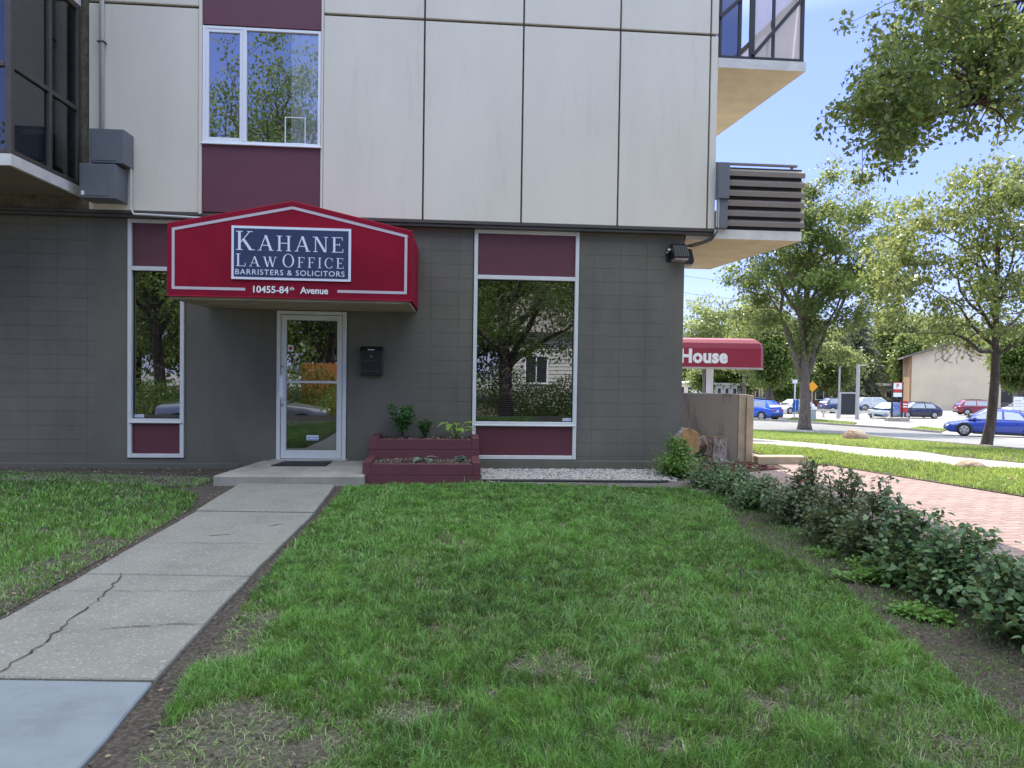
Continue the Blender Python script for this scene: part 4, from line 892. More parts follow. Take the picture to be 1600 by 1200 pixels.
HG = [('bushy low shrub at the grey corner in front of the big log', 2.42, 10.15, .38, .42, 2600, .050, .32, L_weed),
 ('first low shrub of the hedge beside the red mulch', 2.72, 9.2, .30, .28, 2000, .045, .28, L_rose),
 ('low leafy shrub second along the hedge from the building', 2.85, 8.55, .32, .30, 2200, .045, .34, L_rose),
 ('low spreading shrub in the far half of the hedge, no tall shoots', 2.95, 7.85, .33, .34, 2300, .045, .36, L_rose),
 ('rose shrub with a dense cluster of bronze tipped shoots, tallest of the far half', 3.05, 7.1, .35, .50, 3000, .045, .34, L_rose2),
 ('rounded rose shrub between the two tallest shoots of the hedge', 3.08, 6.35, .34, .52, 2700, .047, .34, L_rose2),
 ('rose shrub with one lone tall shoot above the brick path', 3.1, 5.75, .34, .46, 2500, .05, .32, L_rose2),
 ('broad rose shrub mid hedge behind the bright green weed', 3.12, 5.2, .35, .46, 2700, .052, .32, L_rose),
 ('rose shrub overhanging the bare soil near the right edge', 3.15, 4.65, .34, .40, 2600, .053, .32, L_rose),
 ('nearest rose shrub at the right edge of the view', 3.15, 4.1, .36, .40, 2600, .055, .34, L_rose),
 ('rose shrub half out of view at the lower right', 3.2, 3.45, .36, .38, 2400, .055, .36, L_rose)]
for i, (lb, x, y, r, h, n, sz, ry, mt) in enumerate(HG): shrub(lb, x-(.12 if i else 0), y, r, h, n, 40+i, sz, ry, 7 if i not in (1,2,3) else 3, mt, 1.2 if i != 6 else 1.35)
def weed(label, x, y, r, h, n, seed, size=.035):
    rng = np.random.default_rng(seed); cc = rng.normal(size=(9,2))*r*.5; ci = rng.integers(0, 9, n); P2 = cc[ci]+rng.normal(size=(n,2))*r*.2; P = np.stack([P2[:,0]*1.2, P2[:,1], h*rng.uniform(.15,1.1,n)*(.5+.5*(ci%3)/2)+.005], 1)
    d = rdir(rng, n); d[:,2] = np.abs(d[:,2])*.4; nn = rdir(rng, n)*.4; nn[:,2] = 1
    o = scatter('weed_clump', P, d, nn, rng.uniform(.7,1.2,n)*size, LEAF6, rng.uniform(.2,1,n), L_weed, None, .3); o.location = (x, y, .005); tag(o, label, 'weed', 'weeds in the bare soil bed'); return o
for i, (lb, px, py, r, h, n) in enumerate([('bright green weed clump at the foot of the hedge', 1345, 905, .21, .10, 900), ('flat weed patch on bare soil below the hedge', 1420, 960, .17, .05, 350), ('small weed sprig right of the flat weed patch', 1468, 970, .08, .06, 120), ('small weed near the lawn edge above the clump', 1290, 868, .10, .04, 120)]):
    p = G(px, py); weed(lb, p.x, p.y, r, h, n, 70+i)

# ================================================================== trees
def tree(name, label, base, H, tr, c, rad, mat, bark, seed, nl=9, nc=120, per=170, leaf=.12, cr=.7, fork=.35, lean=(0,0), top=.8, pts=None, group=None, shape=LEAF4, tb=(0,1), flat=.6, extra=None):
    """c: crown centre above the base, rad: crown radii"""
    rng = np.random.default_rng(seed); rnd = random.Random(seed); t = thing(name, label, 'tree', base, 0, group)
    mb = MB(); c = Vector(c); T = []; m = 9
    for i in range(m+1):
        s = i/m; T.append(Vector((lean[0]*s + (c.x-lean[0])*max(0, s-.3)*.6 + math.sin(s*5+seed)*tr*.5, lean[1]*s + (c.y-lean[1])*max(0, s-.3)*.6+math.cos(s*4+seed)*tr*.5, H*top*s)))
    T[0] = Vector((0,0,-.15)); rs = [tr*(1.45 if i == 0 else 1.0)*(1-.80*(i/m)**.9) + .004 for i in range(m+1)]; rs[0] = tr*1.5
    T.insert(1, Vector((T[1].x*.2, T[1].y*.2, tr*1.2))); rs.insert(1, tr*1.08)
    mb.tube(T, rs, 12, jitter=.05, rnd=rnd)
    def tp(s):
        z = s*H*top
        for a, b in zip(T[:-1], T[1:]):
            if b.z >= z: return a.lerp(b, (z-a.z)/(b.z-a.z+1e-9))
        return T[-1]
    lump = rdir(rng, 14); lamp_ = rng.uniform(-.34, .3, 14)
    def shell(d, f):
        k = 1 + sum(la*max(0, d.dot(Vector(l)))**6 for l, la in zip(lump, lamp_)); return c + Vector((d.x*rad[0], d.y*rad[1], d.z*rad[2]))*f*k
    node = [T[i] for i in range(int(len(T)*.6), len(T))]; noder = [rs[i]*.5 for i in range(int(len(T)*.6), len(T))]
    targets = []
    for i in range(nl):
        a = i*2.399+seed; el = rnd.uniform(-.25, .9); d = Vector((math.cos(a)*math.cos(el), math.sin(a)*math.cos(el), math.sin(el))); targets.append((fork+(.85-fork)*i/nl, shell(d, rnd.uniform(.65,.9))))
    if extra: targets += [(s, Vector(e)) for s, e in extra]
    for s, e in targets:
        a = tp(s); r0 = tr*(1-.8*s)*.62; mid = a.lerp(e, .45)+Vector((0,0,(e-a).length*.12)); pl = []
        for k in range(8):
            q = k/7; p = a*(1-q)**2+mid*2*q*(1-q)+e*q*q; p += Vector((rnd.gauss(0,1), rnd.gauss(0,1), rnd.gauss(0,1)))*(.02*(e-a).length*(1 if 0 < k < 7 else 0)); pl.append(p)
        rr = [r0*(1-.88*(k/7)) for k in range(8)]; mb.tube(pl, rr, 7); node += pl[2:]; noder += rr[2:]
    cl = []
    if pts is None or len(pts) < nc:
        while len(cl) < nc:
            d = Vector(rdir(rng, 1)[0]); f = rng.random()**.42; p = shell(d, f); cl.append(p)
    if pts: cl = [Vector(p) for p in pts] + (cl if pts is not None and nc else [])
    NA = np.array([tuple(p) for p in node]); P = []; TT = []; N_ = []
    for p in cl:
        dd = NA-np.array(p); i = int(np.argmin((dd**2).sum(1) + 1.2*np.clip(dd[:,2], 0, None)**2)); a = node[i]; e = p; L = (e-a).length
        mid = a.lerp(e, .5)+Vector((rnd.gauss(0,.08)*L, rnd.gauss(0,.08)*L, .1*L)); r0 = min(noder[i]*.7, .012+.012*L)
        mb.tube([a, mid, e, e+(e-mid).normalized()*cr*.5], [r0, r0*.7, r0*.4, r0*.15], 5, cap=False)
        k = max(8, int(per*rng.uniform(.5, 1.4))); o = rng.normal(size=(k,3))*np.array([.5,.5,.5*flat])*cr*rng.uniform(.7,1.25); q = np.array(p)+o; P.append(q)
        TT.append(np.clip(rng.uniform(0,1)*.45 + rng.uniform(0,.55,k), 0, 1))
    P = np.concatenate(P); TT = tb[0]+(tb[1]-tb[0])*np.concatenate(TT); n = len(P)
    d = rdir(rng, n); d[:,2] -= .35; nn = rdir(rng, n); nn[:,2] = np.abs(nn[:,2])+.5
    mb.build('trunk', bark, t, smooth=True, recalc=False); scatter('crown', P, d, nn, rng.uniform(.6,1.3,n)*leaf, shape, TT, mat, t); return t
def T_at(px, py): p = G(px, py); return (p.x, p.y, p.z)
b = Vector(G(1257,671)); Z = b.y
K = Z/F
tree('maple_tree', 'large forked maple beside the street in front of the parked blue cars', b, 16.5, .34, (.2, 0, 10.2), (5.2, 4.6, 6.4), L_maple, m_bark, 3, nl=13, nc=190, per=190, leaf=.22, cr=.95, fork=.17, top=.9, extra=[(.16, (-2.6,.3,9.5)),(.2,(2.2,-.5,9)),(.3,(-1.4,0,12))])
b = Vector(G(1540,700))
Zb = b.y
def loc(px, py, dy=0): p = at(px, py, Zb+dy); return (p.x-b.x, p.y-b.y, p.z-b.z)
ex = [(.40, loc(1440,445)), (.38, loc(1395,520,-.5)), (.42, loc(1630,470)), (.5, loc(1500,360,.6)), (.5, loc(1600,350,-.6)), (.6, loc(1560,280)), (.45, loc(1450,380,1)), (.36, loc(1610,530,-.5))]
rngp = random.Random(17); pl = []
for (x, y, r, n) in [(1395,385,30,10),(1430,350,32,11),(1480,345,30,10),(1400,450,28,9),(1450,420,34,9),(1500,410,34,8),(1540,300,34,14),(1590,290,34,14),(1570,345,34,12),(1610,380,34,12),(1530,380,30,8),(1590,440,34,12),(1540,460,30,8),(1620,500,30,8),(1505,520,22,6),(1470,530,14,3),(1560,510,24,6),(1395,490,18,5),(1470,470,26,4),(1640,340,30,10),(1660,440,30,10),(1650,280,25,8),(1510,280,16,4),(1370,420,14,4)]:
    for k in range(n): pl.append(loc(x+rngp.gauss(0, r*.55), y+rngp.gauss(0, r*.55), rngp.uniform(-1.6, 1.6)))
tree('ash_tree', 'slim leaning ash with sparse airy crown on the grass verge', b, 7.6, .125, loc(1540,400), (2.2,2,2.1), L_ash, m_barkd, 8, nl=5, nc=0, per=88, leaf=.115, cr=.42, fork=.42, lean=(.5,0), top=.86, pts=pl, extra=ex, shape=LEAF4)
# near branch hanging in at the top right: its trunk stands right of the view
b = Vector((8.6, 4.6, 0)); rngp = random.Random(5); pl = []
for (x, y, r, n) in [(1440,20,45,9),(1500,30,50,9),(1560,40,50,9),(1400,70,35,9),(1450,90,45,10),(1520,100,45,9),(1580,90,40,8),(1370,130,28,8),(1420,140,34,9),(1480,150,34,7),(1360,175,22,6),(1335,180,14,3),(1390,215,22,6),(1375,235,10,3),(1420,200,22,4),(1540,140,28,6),(1500,165,20,4),(1560,165,14,4),(1475,-20,50,8),(1560,-30,60,10),(1640,60,60,10),(1640,-40,60,10),(1440,170,16,3),(1590,30,30,4),(1560,110,30,8),(1590,150,18,4),(1530,60,40,8),(1470,60,40,8),(1600,90,30,6),(1355,150,14,4),(1400,225,12,4),(1500,120,40,6)]:
    for k in range(n):
        p = at(x+rngp.gauss(0, r*.5), y+rngp.gauss(0, r*.5), rngp.uniform(6.6, 8.8)); pl.append(tuple(p-b)); pl.append(tuple(p-b+Vector((rngp.gauss(0,.2),rngp.gauss(0,.2),rngp.gauss(0,.2)))))
for k in range(70): pl.append((rngp.gauss(.6,1.6), rngp.gauss(.3,1.6), rngp.uniform(5.2,8.6)))
E_ = lambda px, py, Y: tuple(at(px, py, Y)-b)
tree('overhanging_tree', 'dark leafy branches hanging into the top right corner of the view', b, 8.5, .2, (.5,.2,6.8), (2,2,2), L_dark, m_barkd, 21, nl=4, nc=0, per=40, leaf=.062, cr=.15, fork=.5, pts=pl, top=.9, shape=LEAF6, extra=[(.45, E_(1420,120,7.8)),(.42,E_(1395,200,7.6)),(.5,E_(1500,20,7.4)),(.45,E_(1540,130,7.2)),(.55,E_(1470,-20,8))], flat=.9)
BG = [('bushy green tree right behind the crimson House awning end',1204,652,470,52,615,.42,L_maple,170,190,1.1),
 ('pale airy tree above the House awning by the grey corner',1100,640,462,48,575,.2,L_pale,90,80,1.1),
 ('leafy tree with trunk seen under the House awning',1128,636,555,55,618,.3,L_maple,110,170,1.0),
 ('light green tree left of the big maple behind the white post',1160,640,468,42,590,.25,L_pale,110,120,1.2),
 ('mid green tree right of the maple trunk above the orange sign',1290,640,535,42,612,.25,L_far,130,170,1.2),
 ('low tree partly hiding the red brick building',1232,640,560,34,622,.25,L_maple,90,150,1.0),
 ('olive bushy tree between the spruce and the cream gable building',1400,632,500,36,608,.3,L_far,170,180,1.3),
 ('tree squeezed against the left wall of the gable building',1420,634,520,24,612,.25,L_maple,90,150,1.0),
 ('round green tree rising behind the cream gable roof',1452,620,497,60,560,.4,L_far,190,190,1.7),
 ('bright green tree right of the gable building at the picture edge',1592,648,505,42,612,.25,L_maple,170,200,1.1),
 ('dark tree behind the right end of the gable roof',1545,625,515,45,580,.3,L_far,120,160,1.6),
 ('distant tree behind the red brick building',1250,628,500,60,600,.35,L_far,150,150,1.6),
 ('distant tree left of the spruce beyond the parking lot',1300,628,520,46,605,.35,L_maple,130,140,1.5)]
for i, (lb, px, py, pt, hwp, pb, tr, mt, nc, per, cr) in enumerate(BG):
    g_ = G(px, py); k = g_.y/F; Ht = (py-pt)*k; cz = ((py-pt)+(py-pb))/2*k; rz = (pb-pt)/2*k
    tree('tree', lb, (g_.x, g_.y, g_.z), Ht, tr, (0,0,cz), (hwp*k, hwp*k*.85, rz), mt, m_bark, 60+i, nl=8, nc=nc, per=per, leaf=max(.26, .0042*g_.y), cr=cr*max(1, g_.y/75), fork=.25, top=.85, group='trees beyond the street')
def conifer(label, base, H, R, seed):
    rng = np.random.default_rng(seed); t = thing('spruce_tree', label, 'tree', base, 0, 'spruces beyond the parking lot'); mb = MB(); mb.tube([(0,0,-.2),(0,0,H)], [.28,.02], 8); P = []; D = []
    z = 1.2
    while z < H-.2:
        n = 9; r = R*(1-z/H)**.8*rng.uniform(.75,1.15)
        for k in range(n):
            a = rng.uniform(0, 6.28); rr = r*rng.uniform(.6,1.15); e = Vector((math.cos(a)*rr, math.sin(a)*rr, z-rr*.28)); mb.tube([(0,0,z),(e.x*.5,e.y*.5,z-rr*.06),e], [.04,.025,.008], 4)
            m = int(34*rr)+6; s = rng.uniform(.15, 1, m); q = np.array([[e.x*x, e.y*x, z-rr*.28*x*x] for x in s])+rng.normal(size=(m,3))*np.array([.16,.16,.10]); P.append(q); dd = np.tile([math.cos(a), math.sin(a), -.5], (m,1))+rng.normal(size=(m,3))*.5; D.append(dd)
        z += .42
    P = np.concatenate(P); D = np.concatenate(D); mb.build('trunk', m_barkd, t); scatter('crown', P, D, rdir(rng, len(P)), rng.uniform(.25,.5,len(P)), LEAF4*np.array([1,.5]), rng.uniform(0,1,len(P)), L_con, t)
conifer('tall spruce behind the dark framed board in the parking lot', T_at(1340,634), 16.5, 5.0, 1)
conifer('thinner brownish spruce just right of the tall spruce', T_at(1368,630), 17.0, 4.6, 2)
conifer('small spruce left of the tall spruce', T_at(1314,636), 10.5, 3.8, 3)
for i, x in enumerate(np.linspace(0, 3.2, 34)):
    px = 1075+ x*560; p = at(px, 600, 170+10*math.sin(i*3)); rngq = random.Random(i)
    tree('tree', ['far tree in the line on the horizon','far pale tree on the horizon line'][i % 2], (p.x, p.y, gz(p.y)), 12, .3, (0,0,7), (9,6,5.5), [L_far, L_pale][i % 2], m_bark, 90+i, nl=4, nc=46, per=120, leaf=.8, cr=2.6, group='far trees on the horizon')

# ================================================================== vehicles
m_tyre = M('tyre', (.015,.015,.015), .85, .1); m_rim = M('alloy', (.5,.5,.5), .35, .05, metal=.8); m_carglass = glass('car_glass', .35, (.12,.13,.13)); m_tail = M('tail_lamp', (.4,.01,.015), .25, .05); m_lampg = M('head_lamp', (.7,.7,.72), .15, .05); m_cladd = M('dark_cladding', (.025,.025,.027), .6, .1)
m_plate = M('plate', (.7,.72,.75), .5, .05)
PAINT = {}
def paint(n, col, metal=.35):
    if n not in PAINT: PAINT[n] = M('paint_'+n, col, .28, .03, 2, 60, 0, metal=metal, coat=1)
    return PAINT[n]
def car(name, label, cat, loc_, heading, kind, col, group='cars parked across the street', lit=True):
    S = {'sedan':  dict(L=4.6, W=1.78, H=1.46, belt=.92, hood=(.62,.80), trunk=.98, ws=(1.15,.45), rf=(.35,-.95), rb=-1.75, ride=.17),
         'hatch':  dict(L=4.2, W=1.79, H=1.49, belt=.95, hood=(.66,.86), trunk=.98, ws=(1.05,.40), rf=(.35,-1.35), rb=-1.95, ride=.17),
         'suv':    dict(L=4.6, W=1.88, H=1.68, belt=1.05, hood=(.78,.99), trunk=1.08, ws=(1.15,.55), rf=(.5,-1.65), rb=-2.15, ride=.22),
         'pickup': dict(L=5.7, W=2.0, H=1.92, belt=1.2, hood=(.98,1.14), trunk=1.2, ws=(1.35,.75), rf=(.7,-.75), rb=-.95, ride=.32)}[kind]
    t = thing(name, label, cat, loc_, heading, group); P = paint(*col); L, Wd, H, bt = S['L'], S['W'], S['H'], S['belt']; hl = L/2; hw = Wd/2; z0 = S['ride']; wr = .335 if kind != 'suv' else .36
    if kind == 'pickup': wr = .40
    fa, ra = hl-.85, -hl+.82
    # lower body: lofted stations
    st = [(-hl, .62, .55, .80), (-hl+.05, z0+.16, .62, .90), (-hl+.22, z0+.03, S['trunk']-.05, .97), (ra-.05, z0, S['trunk'], 1.0), (-.6, z0, bt+.02, 1.0), (.3, z0, bt, 1.0), (S['ws'][0]+.05, z0, S['hood'][1]+.02, 1.0), (fa+.1, z0, (S['hood'][0]+S['hood'][1])/2+.03, .985), (hl-.25, z0+.02, S['hood'][0]+.03, .93), (hl-.06, z0+.08, S['hood'][0]-.10, .84), (hl, z0+.2, S['hood'][0]-.2, .72)]
    st[0] = (-hl, z0+.28, S['trunk']-.28, .86); st[1] = (-hl+.05, z0+.12, S['trunk']-.12, .93)
    mb = MB(); n = 0
    for x, za, zb, k in st:
        w_ = hw*k; prof = [(0,za),(w_*.86,za),(w_*.97,za+.12*(zb-za)),(w_,za+.5*(zb-za)),(w_*.985,za+.78*(zb-za)),(w_*.93,zb-.035),(w_*.80,zb),(0,zb+.025)]
        ring_ = prof+[(-a, b) for a, b in prof[-2:0:-1]]; n = len(ring_); mb.v += [(x, a, b) for a, b in ring_]
    for i in range(len(st)-1):
        for k in range(n): mb.f.append([i*n+k, i*n+(k+1) % n, (i+1)*n+(k+1) % n, (i+1)*n+k]); mb.m.append(0)
    mb.f.append(list(range(n))[::-1]); mb.f.append([(len(st)-1)*n+k for k in range(n)]); mb.m += [0, 0]
    # greenhouse
    xs = [(S['ws'][0]+.12, 0), (S['ws'][1], 1), (S['rf'][0]-.4 if False else (S['ws'][1]+S['rf'][1])/2, 1.02), (S['rf'][1], .97), (S['rb'], 0)]
    gb = bt-.03; rings = []
    for x, k in xs:
        zt = gb+.04 if k == 0 else H*1.0-(.0 if k > 1 else .02 if k == 1 else .05); wt = hw*(.86 if k == 0 else .66)
        rings.append([(x, -hw*.90 if k else -wt, gb-.02), (x, -wt, zt-.05*(k > 0)), (x, -wt*.88, zt), (x, wt*.88, zt), (x, wt, zt-.05*(k > 0)), (x, hw*.90 if k else wt, gb-.02)])
    b0 = len(mb.v); mb.v += [p for r in rings for p in r]
    for i in range(4):
        for k in range(5): mb.f.append([b0+i*6+k, b0+i*6+k+1, b0+(i+1)*6+k+1, b0+(i+1)*6+k]); mb.m.append(0)
    if kind == 'pickup':
        for s in (-1, 1): pass
    bodyo = mb.build('body', P, t, smooth=False); 
    for p_ in bodyo.data.polygons: p_.use_smooth = True
    md = bodyo.modifiers.new('b', 'BEVEL'); md.width = .03; md.segments = 2; md.limit_method = 'ANGLE'; md.angle_limit = .45
    # glazing: inset quads standing 6 mm proud of the greenhouse faces
    def inset(q, a=.88, b=.82, off=.012):
        q = [Vector(p) for p in q]; c = sum(q, Vector())/4; nrm = (q[1]-q[0]).cross(q[3]-q[0]).normalized()
        if nrm.dot(c-Vector((-.3,0,.9))) < 0: nrm = -nrm
        o = [p + (c-p)*(1-a) for p in q]; return [p+nrm*off for p in o]
    r = rings
    g = MB(); g.poly(inset([r[0][1], r[0][4], r[1][4], r[1][1]], .9)); g.build('windshield', m_carglass, t, recalc=False)
    g = MB(); g.poly(inset([r[4][1], r[4][4], r[3][4], r[3][1]], .86)); g.build('rear_window', m_carglass, t, recalc=False)
    for s in (0, 5):
        k = 1 if s == 0 else 4
        B_ = lambda i, zt: Vector((r[i][s][0], r[i][s][1], gb+.05)) 
        segs_ = [(Vector((xs[0][0]-.08, r[0][k][1], gb+.055)), Vector((r[2][s][0]+.05, r[2][s][1]*.985, gb+.055)), Vector((r[2][k][0]+.05, r[2][k][1], r[2][k][2]-.05)), Vector((xs[1][0]-.03, r[1][k][1], r[1][k][2]-.04))),
                 (Vector((r[2][s][0]-.05, r[2][s][1]*.985, gb+.055)), Vector((r[3][s][0]-(.12 if kind in ('suv','hatch') else .25), r[3][s][1]*.95, gb+.055)), Vector((r[3][k][0]+.04, r[3][k][1], r[3][k][2]-.05)), Vector((r[2][k][0]-.05, r[2][k][1], r[2][k][2]-.05)))]
        if kind == 'pickup': segs_ = segs_[:2]
        for q in segs_:
            g = MB(); sg = -1 if s == 0 else 1; g.poly([p+Vector((0, sg*.022, 0)) for p in q]); g.build('side_window', m_carglass, t, recalc=False)
    for x in (fa, ra):
        for s in (-1, 1):
            w_ = MB(); w_.tube([(x, s*(hw-.20), wr), (x, s*(hw+.004), wr)], wr, 22); wo = w_.build('wheel', m_tyre, t, bevel=.03)
            w_ = MB(); w_.tube([(x, s*(hw+.002), wr), (x, s*(hw+.012), wr)], [wr*.66, wr*.60], 20)
            wo2 = w_.build('rim', m_rim, wo)
            h_ = MB()
            for k in range(5):
                a = k*2*math.pi/5+.3; aa = .22; h_.poly([(x+wr*.18*math.cos(a), s*(hw+.0135), wr+wr*.18*math.sin(a)), (x+wr*.55*math.cos(a-aa), s*(hw+.0135), wr+wr*.55*math.sin(a-aa)), (x+wr*.55*math.cos(a+aa), s*(hw+.0135), wr+wr*.55*math.sin(a+aa))])
            h_.build('rim_opening', m_tyre, wo, recalc=False)
            ar = MB(); n_ = 18; pts = []
            for k in range(n_+1):
                a = math.pi*k/n_; pts.append(((x+(wr+.06)*math.cos(a), wr+(wr+.06)*math.sin(a)), (x+(wr-.04)*math.cos(a), wr+(wr-.04)*math.sin(a))))
            for (p, q), (p2, q2) in zip(pts[:-1], pts[1:]): ar.add([(p[0], s*(hw+.002), p[1]), (p2[0], s*(hw+.002), p2[1]), (q2[0], s*(hw+.002), q2[1]), (q[0], s*(hw+.002), q[1]), (p[0], s*(hw-.3), p[1]), (p2[0], s*(hw-.3), p2[1]), (q2[0], s*(hw-.3), q2[1]), (q[0], s*(hw-.3), q[1])], [(0,1,2,3),(0,4,5,1),(3,2,6,7)])
            ar.build('wheel_arch', m_cladd, t, recalc=False)
    for s in (-1, 1):
        q = MB(); tz = S['trunk']-.24; q.box(-hl-.012, -hl+.22, s*hw*.60-.17, s*hw*.60+.17, tz-.07, tz+.08); q.build('tail_light', m_tail, t, bevel=.02)
        q = MB(); hz = S['hood'][0]-.12; q.box(hl-.22, hl-.03, s*hw*.66-.15, s*hw*.66+.15, hz-.05, hz+.08); q.build('headlight', m_lampg, t, bevel=.03)
        q = MB(); q.box(S['ws'][0]-.22, S['ws'][0]-.08, s*(hw-.03) if s > 0 else -hw-.13, hw+.13 if s > 0 else -(hw-.03), bt-.02, bt+.10); q.build('mirror', P, t, bevel=.03)
    q = MB(); q.box(-hl-.015, -hl+.25, -hw*.78, hw*.78, z0+.05, z0+.24); q.build('rear_bumper', m_cladd if kind != 'sedan' else P, t, bevel=.03)
    q = MB(); q.box(hl-.2, hl+.01, -hw*.6, hw*.6, z0+.12, z0+.26); q.build('grille', m_cladd, t, bevel=.02)
    q = MB(); q.box(-hl-.02, -hl-.014, -.16, .16, S['trunk']-.38 if kind != 'sedan' else S['trunk']-.33, S['trunk']-.22 if kind != 'sedan' else S['trunk']-.17); q.build('licence_plate', m_plate, t)
    if kind in ('suv', 'hatch'):
        for s in (-1, 1):
            q = MB(); q.bar((S['ws'][1]-.1, s*hw*.58, H+.025), (S['rf'][1]+.1, s*hw*.58, H+.0), .03, .03); q.build('roof_rail', m_cladd, t)
    for s in (-1, 1):
        q = MB(); q.bar((ra+.4, s*(hw-.01), z0+.04), (fa-.4, s*(hw-.01), z0+.04), .05, .12); q.build('sill', m_cladd, t)
        for xx in (S['ws'][0]-.15, -.18, ra+.25 if kind == 'sedan' else ra+.3): q = MB(); q.bar((xx, s*(hw+.0015), z0+.14), (xx, s*(hw-.03), bt-.06), .008, .006); q.build('door_seam', m_cladd, t)
        for xx in (.12, -.75): q = MB(); q.bar((xx, s*(hw+.006), bt-.16), (xx-.17, s*(hw+.006), bt-.16), .02, .025); q.build('door_handle', m_cladd, t)
    return t
def gl(px, py): p = G(px, py); return (p.x, p.y, p.z)
def heading(a, b_): A_, B__ = Vector(gl(*a)), Vector(gl(*b_)); return math.atan2(A_.y-B__.y, A_.x-B__.x)
BLUE = ('deep_blue', (.02,.055,.36)); BRIGHT = ('bright_blue', (.01,.10,.55)); NAVY = ('navy', (.012,.018,.05)); WH = ('white', (.72,.72,.72), 0); RED = ('dark_red', (.22,.015,.025)); SIL = ('pale_blue', (.12,.19,.32)); DKB = ('slate_blue', (.035,.055,.13)); GRY = ('grey', (.12,.13,.14))
car('parked_sedan', 'shiny blue sedan parked by the kerb at the right edge behind the ash trunk', 'car', (25.6,37.2,gz(37.2)), R_(180-28), 'sedan', BLUE)
car('parked_suv', 'bright blue crossover parked beyond the low concrete wall', 'car', (19.9,58.0,gz(58)), R_(180-55), 'suv', BRIGHT)
car('parked_suv', 'dark blue suv behind the bright blue crossover', 'car', (24.0,70,gz(70)), R_(180-15), 'suv', DKB)
car('parked_car', 'small white car right of the bright blue crossover', 'car', (29.3,73,gz(73)), R_(200), 'hatch', WH)
car('parked_suv', 'slate blue van like suv right of the maple trunk', 'car', (36.0,77,gz(77)), R_(8), 'suv', DKB)
car('parked_suv', 'white suv behind the dark framed board', 'car', (46.5,90,gz(90)), R_(-8), 'suv', WH)
car('parked_car', 'pale blue car facing out beside the red and white parking sign', 'car', (34.6,64.5,gz(64.5)), R_(215), 'sedan', SIL)
car('parked_hatchback', 'navy hatchback parked right of the parking sign', 'car', (37.6,65.5,gz(65.5)), R_(181), 'hatch', NAVY)
car('parked_suv', 'dark red suv left of the ash trunk before the cream gable wall', 'car', (50.5,76,gz(76)), R_(-12), 'suv', RED)
car('parked_suv', 'white suv right of the ash trunk', 'car', (56.2,77,gz(77)), R_(178), 'suv', WH)
car('parked_car', 'grey car partly hidden at the right picture edge', 'car', (63.5,81,gz(81)), R_(178), 'sedan', GRY)
car('parked_car', 'dark car far left beyond the low wall', 'car', (20.3,69,gz(69)), R_(200), 'sedan', NAVY)

# ================================================================== street furniture
def box_thing(): pass
t = thing('house_awning', 'long crimson entrance awning lettered House beyond the low wall', 'awning', (0,0,0)); Y0_, Y1_ = 22.0, 25.0
zb, zt = at(1195,577,22).z, at(1190,533,22).z; zb = gz(22)+2.27; zt = zb+.92; xr = at(1195,560,22).x
pr = [(0,0),(0,.62),(.05,.78),(.16,.89),(.32,.94)]
mb = MB(); ring_ = []
def path(off): return [(1.4, Y0_+off), (xr-.12-off*.6, Y0_+off), (xr-off, Y0_+off+.14), (xr-off, Y1_-.1)]
for o_, z in pr: ring_.append([(x, y, zb+z+(-.0)) for x, y in path(o_)])
for a_, b_ in zip(ring_[:-1], ring_[1:]):
    for i in range(3): mb.add([a_[i], a_[i+1], b_[i+1], b_[i]], [(0,1,2,3)])
mb.poly([ring_[-1][0], ring_[-1][1], ring_[-1][2], ring_[-1][3], (1.4, Y1_-.1, zb+.94)]); mb.build('canvas', m_canvas2, t, recalc=False)
mb = MB(); mb.box(1.4, xr-.03, Y0_+.03, Y1_-.12, zb-.04, zb-.003); mb.build('underside', m_fascia, t)
mb = MB(); mb.box(1.4, xr-.1, Y0_-.008, Y0_-.001, zb-.0, zb+.02); mb.build('hem', m_pipe, t)
mb = MB(); put_text(mb, 'House', (at(1063,560,22).x, Y0_-.012, zb+.17), (1,0,0), (0,0,1), at(1137,560,22).x-at(1063,560,22).x, .42, 0, .045, 1.05); mb.build('lettering', m_wtext, t, recalc=False)
for i, (px, yy) in enumerate([(1107,22.6),(1111,24.4)]):
    x = at(px, 600, yy).x; mb = MB(); mb.box(x-.06, x+.06, yy-.06, yy+.06, gz(yy), zb-.042); mb.build('post', m_upvc, t, bevel=.005)
m_blueS = M('blue_sign', (.02,.12,.42), .5, .05); m_yel = M('amber_sign', (.85,.36,.01), .5, .04); m_galv = M('galvanised', (.42,.42,.41), .5, .1); m_board = M('charcoal_board', (.03,.033,.035), .7, .15); m_redS = M('red_sign', (.50,.03,.03), .5, .05)
def furn(name, label, cat, px, py, group=None): g = G(px, py); t = thing(name, label, cat, g, 0, group); t['s'] = 1; return t, g, g.y/F
t, g, k = furn('bus_stop_sign', 'white post with blue information case by the kerb', 'sign', 1241, 655); del t['s']
mb = MB(); mb.tube([(0,0,0),(0,0,62*k)], .06, 8); mb.build('post', m_upvc, t); mb = MB(); mb.box(-4*k, 3*k, -.1, .1, 56*k, 62*k); mb.build('sign_head', m_upvc, t)
mb = MB(); mb.box(-4*k, -.5*k, -.22, -.10, 12*k, 31*k); mb.box(.8*k, 5*k, -.22, -.10, 13*k, 31*k); mb.build('information_case', m_blueS, t, bevel=.01)
t, g, k = furn('warning_sign', 'amber diamond warning sign half hidden by the maple trunk', 'sign', 1268, 650); del t['s']
mb = MB(); mb.tube([(0,0,0),(0,0,56*k)], .04, 8); mb.build('post', m_galv, t); mb = MB(); c_ = 46*k; d_ = 8.5*k; mb.prism([(-d_,c_),(0,c_-d_),(d_,c_),(0,c_+d_)], 'y', -.07, -.05); mb.build('sign_plate', m_yel, t)
t, g, k = furn('utility_cabinet', 'short pale green box at the right foot of the maple', 'cabinet', 1270, 657); del t['s']
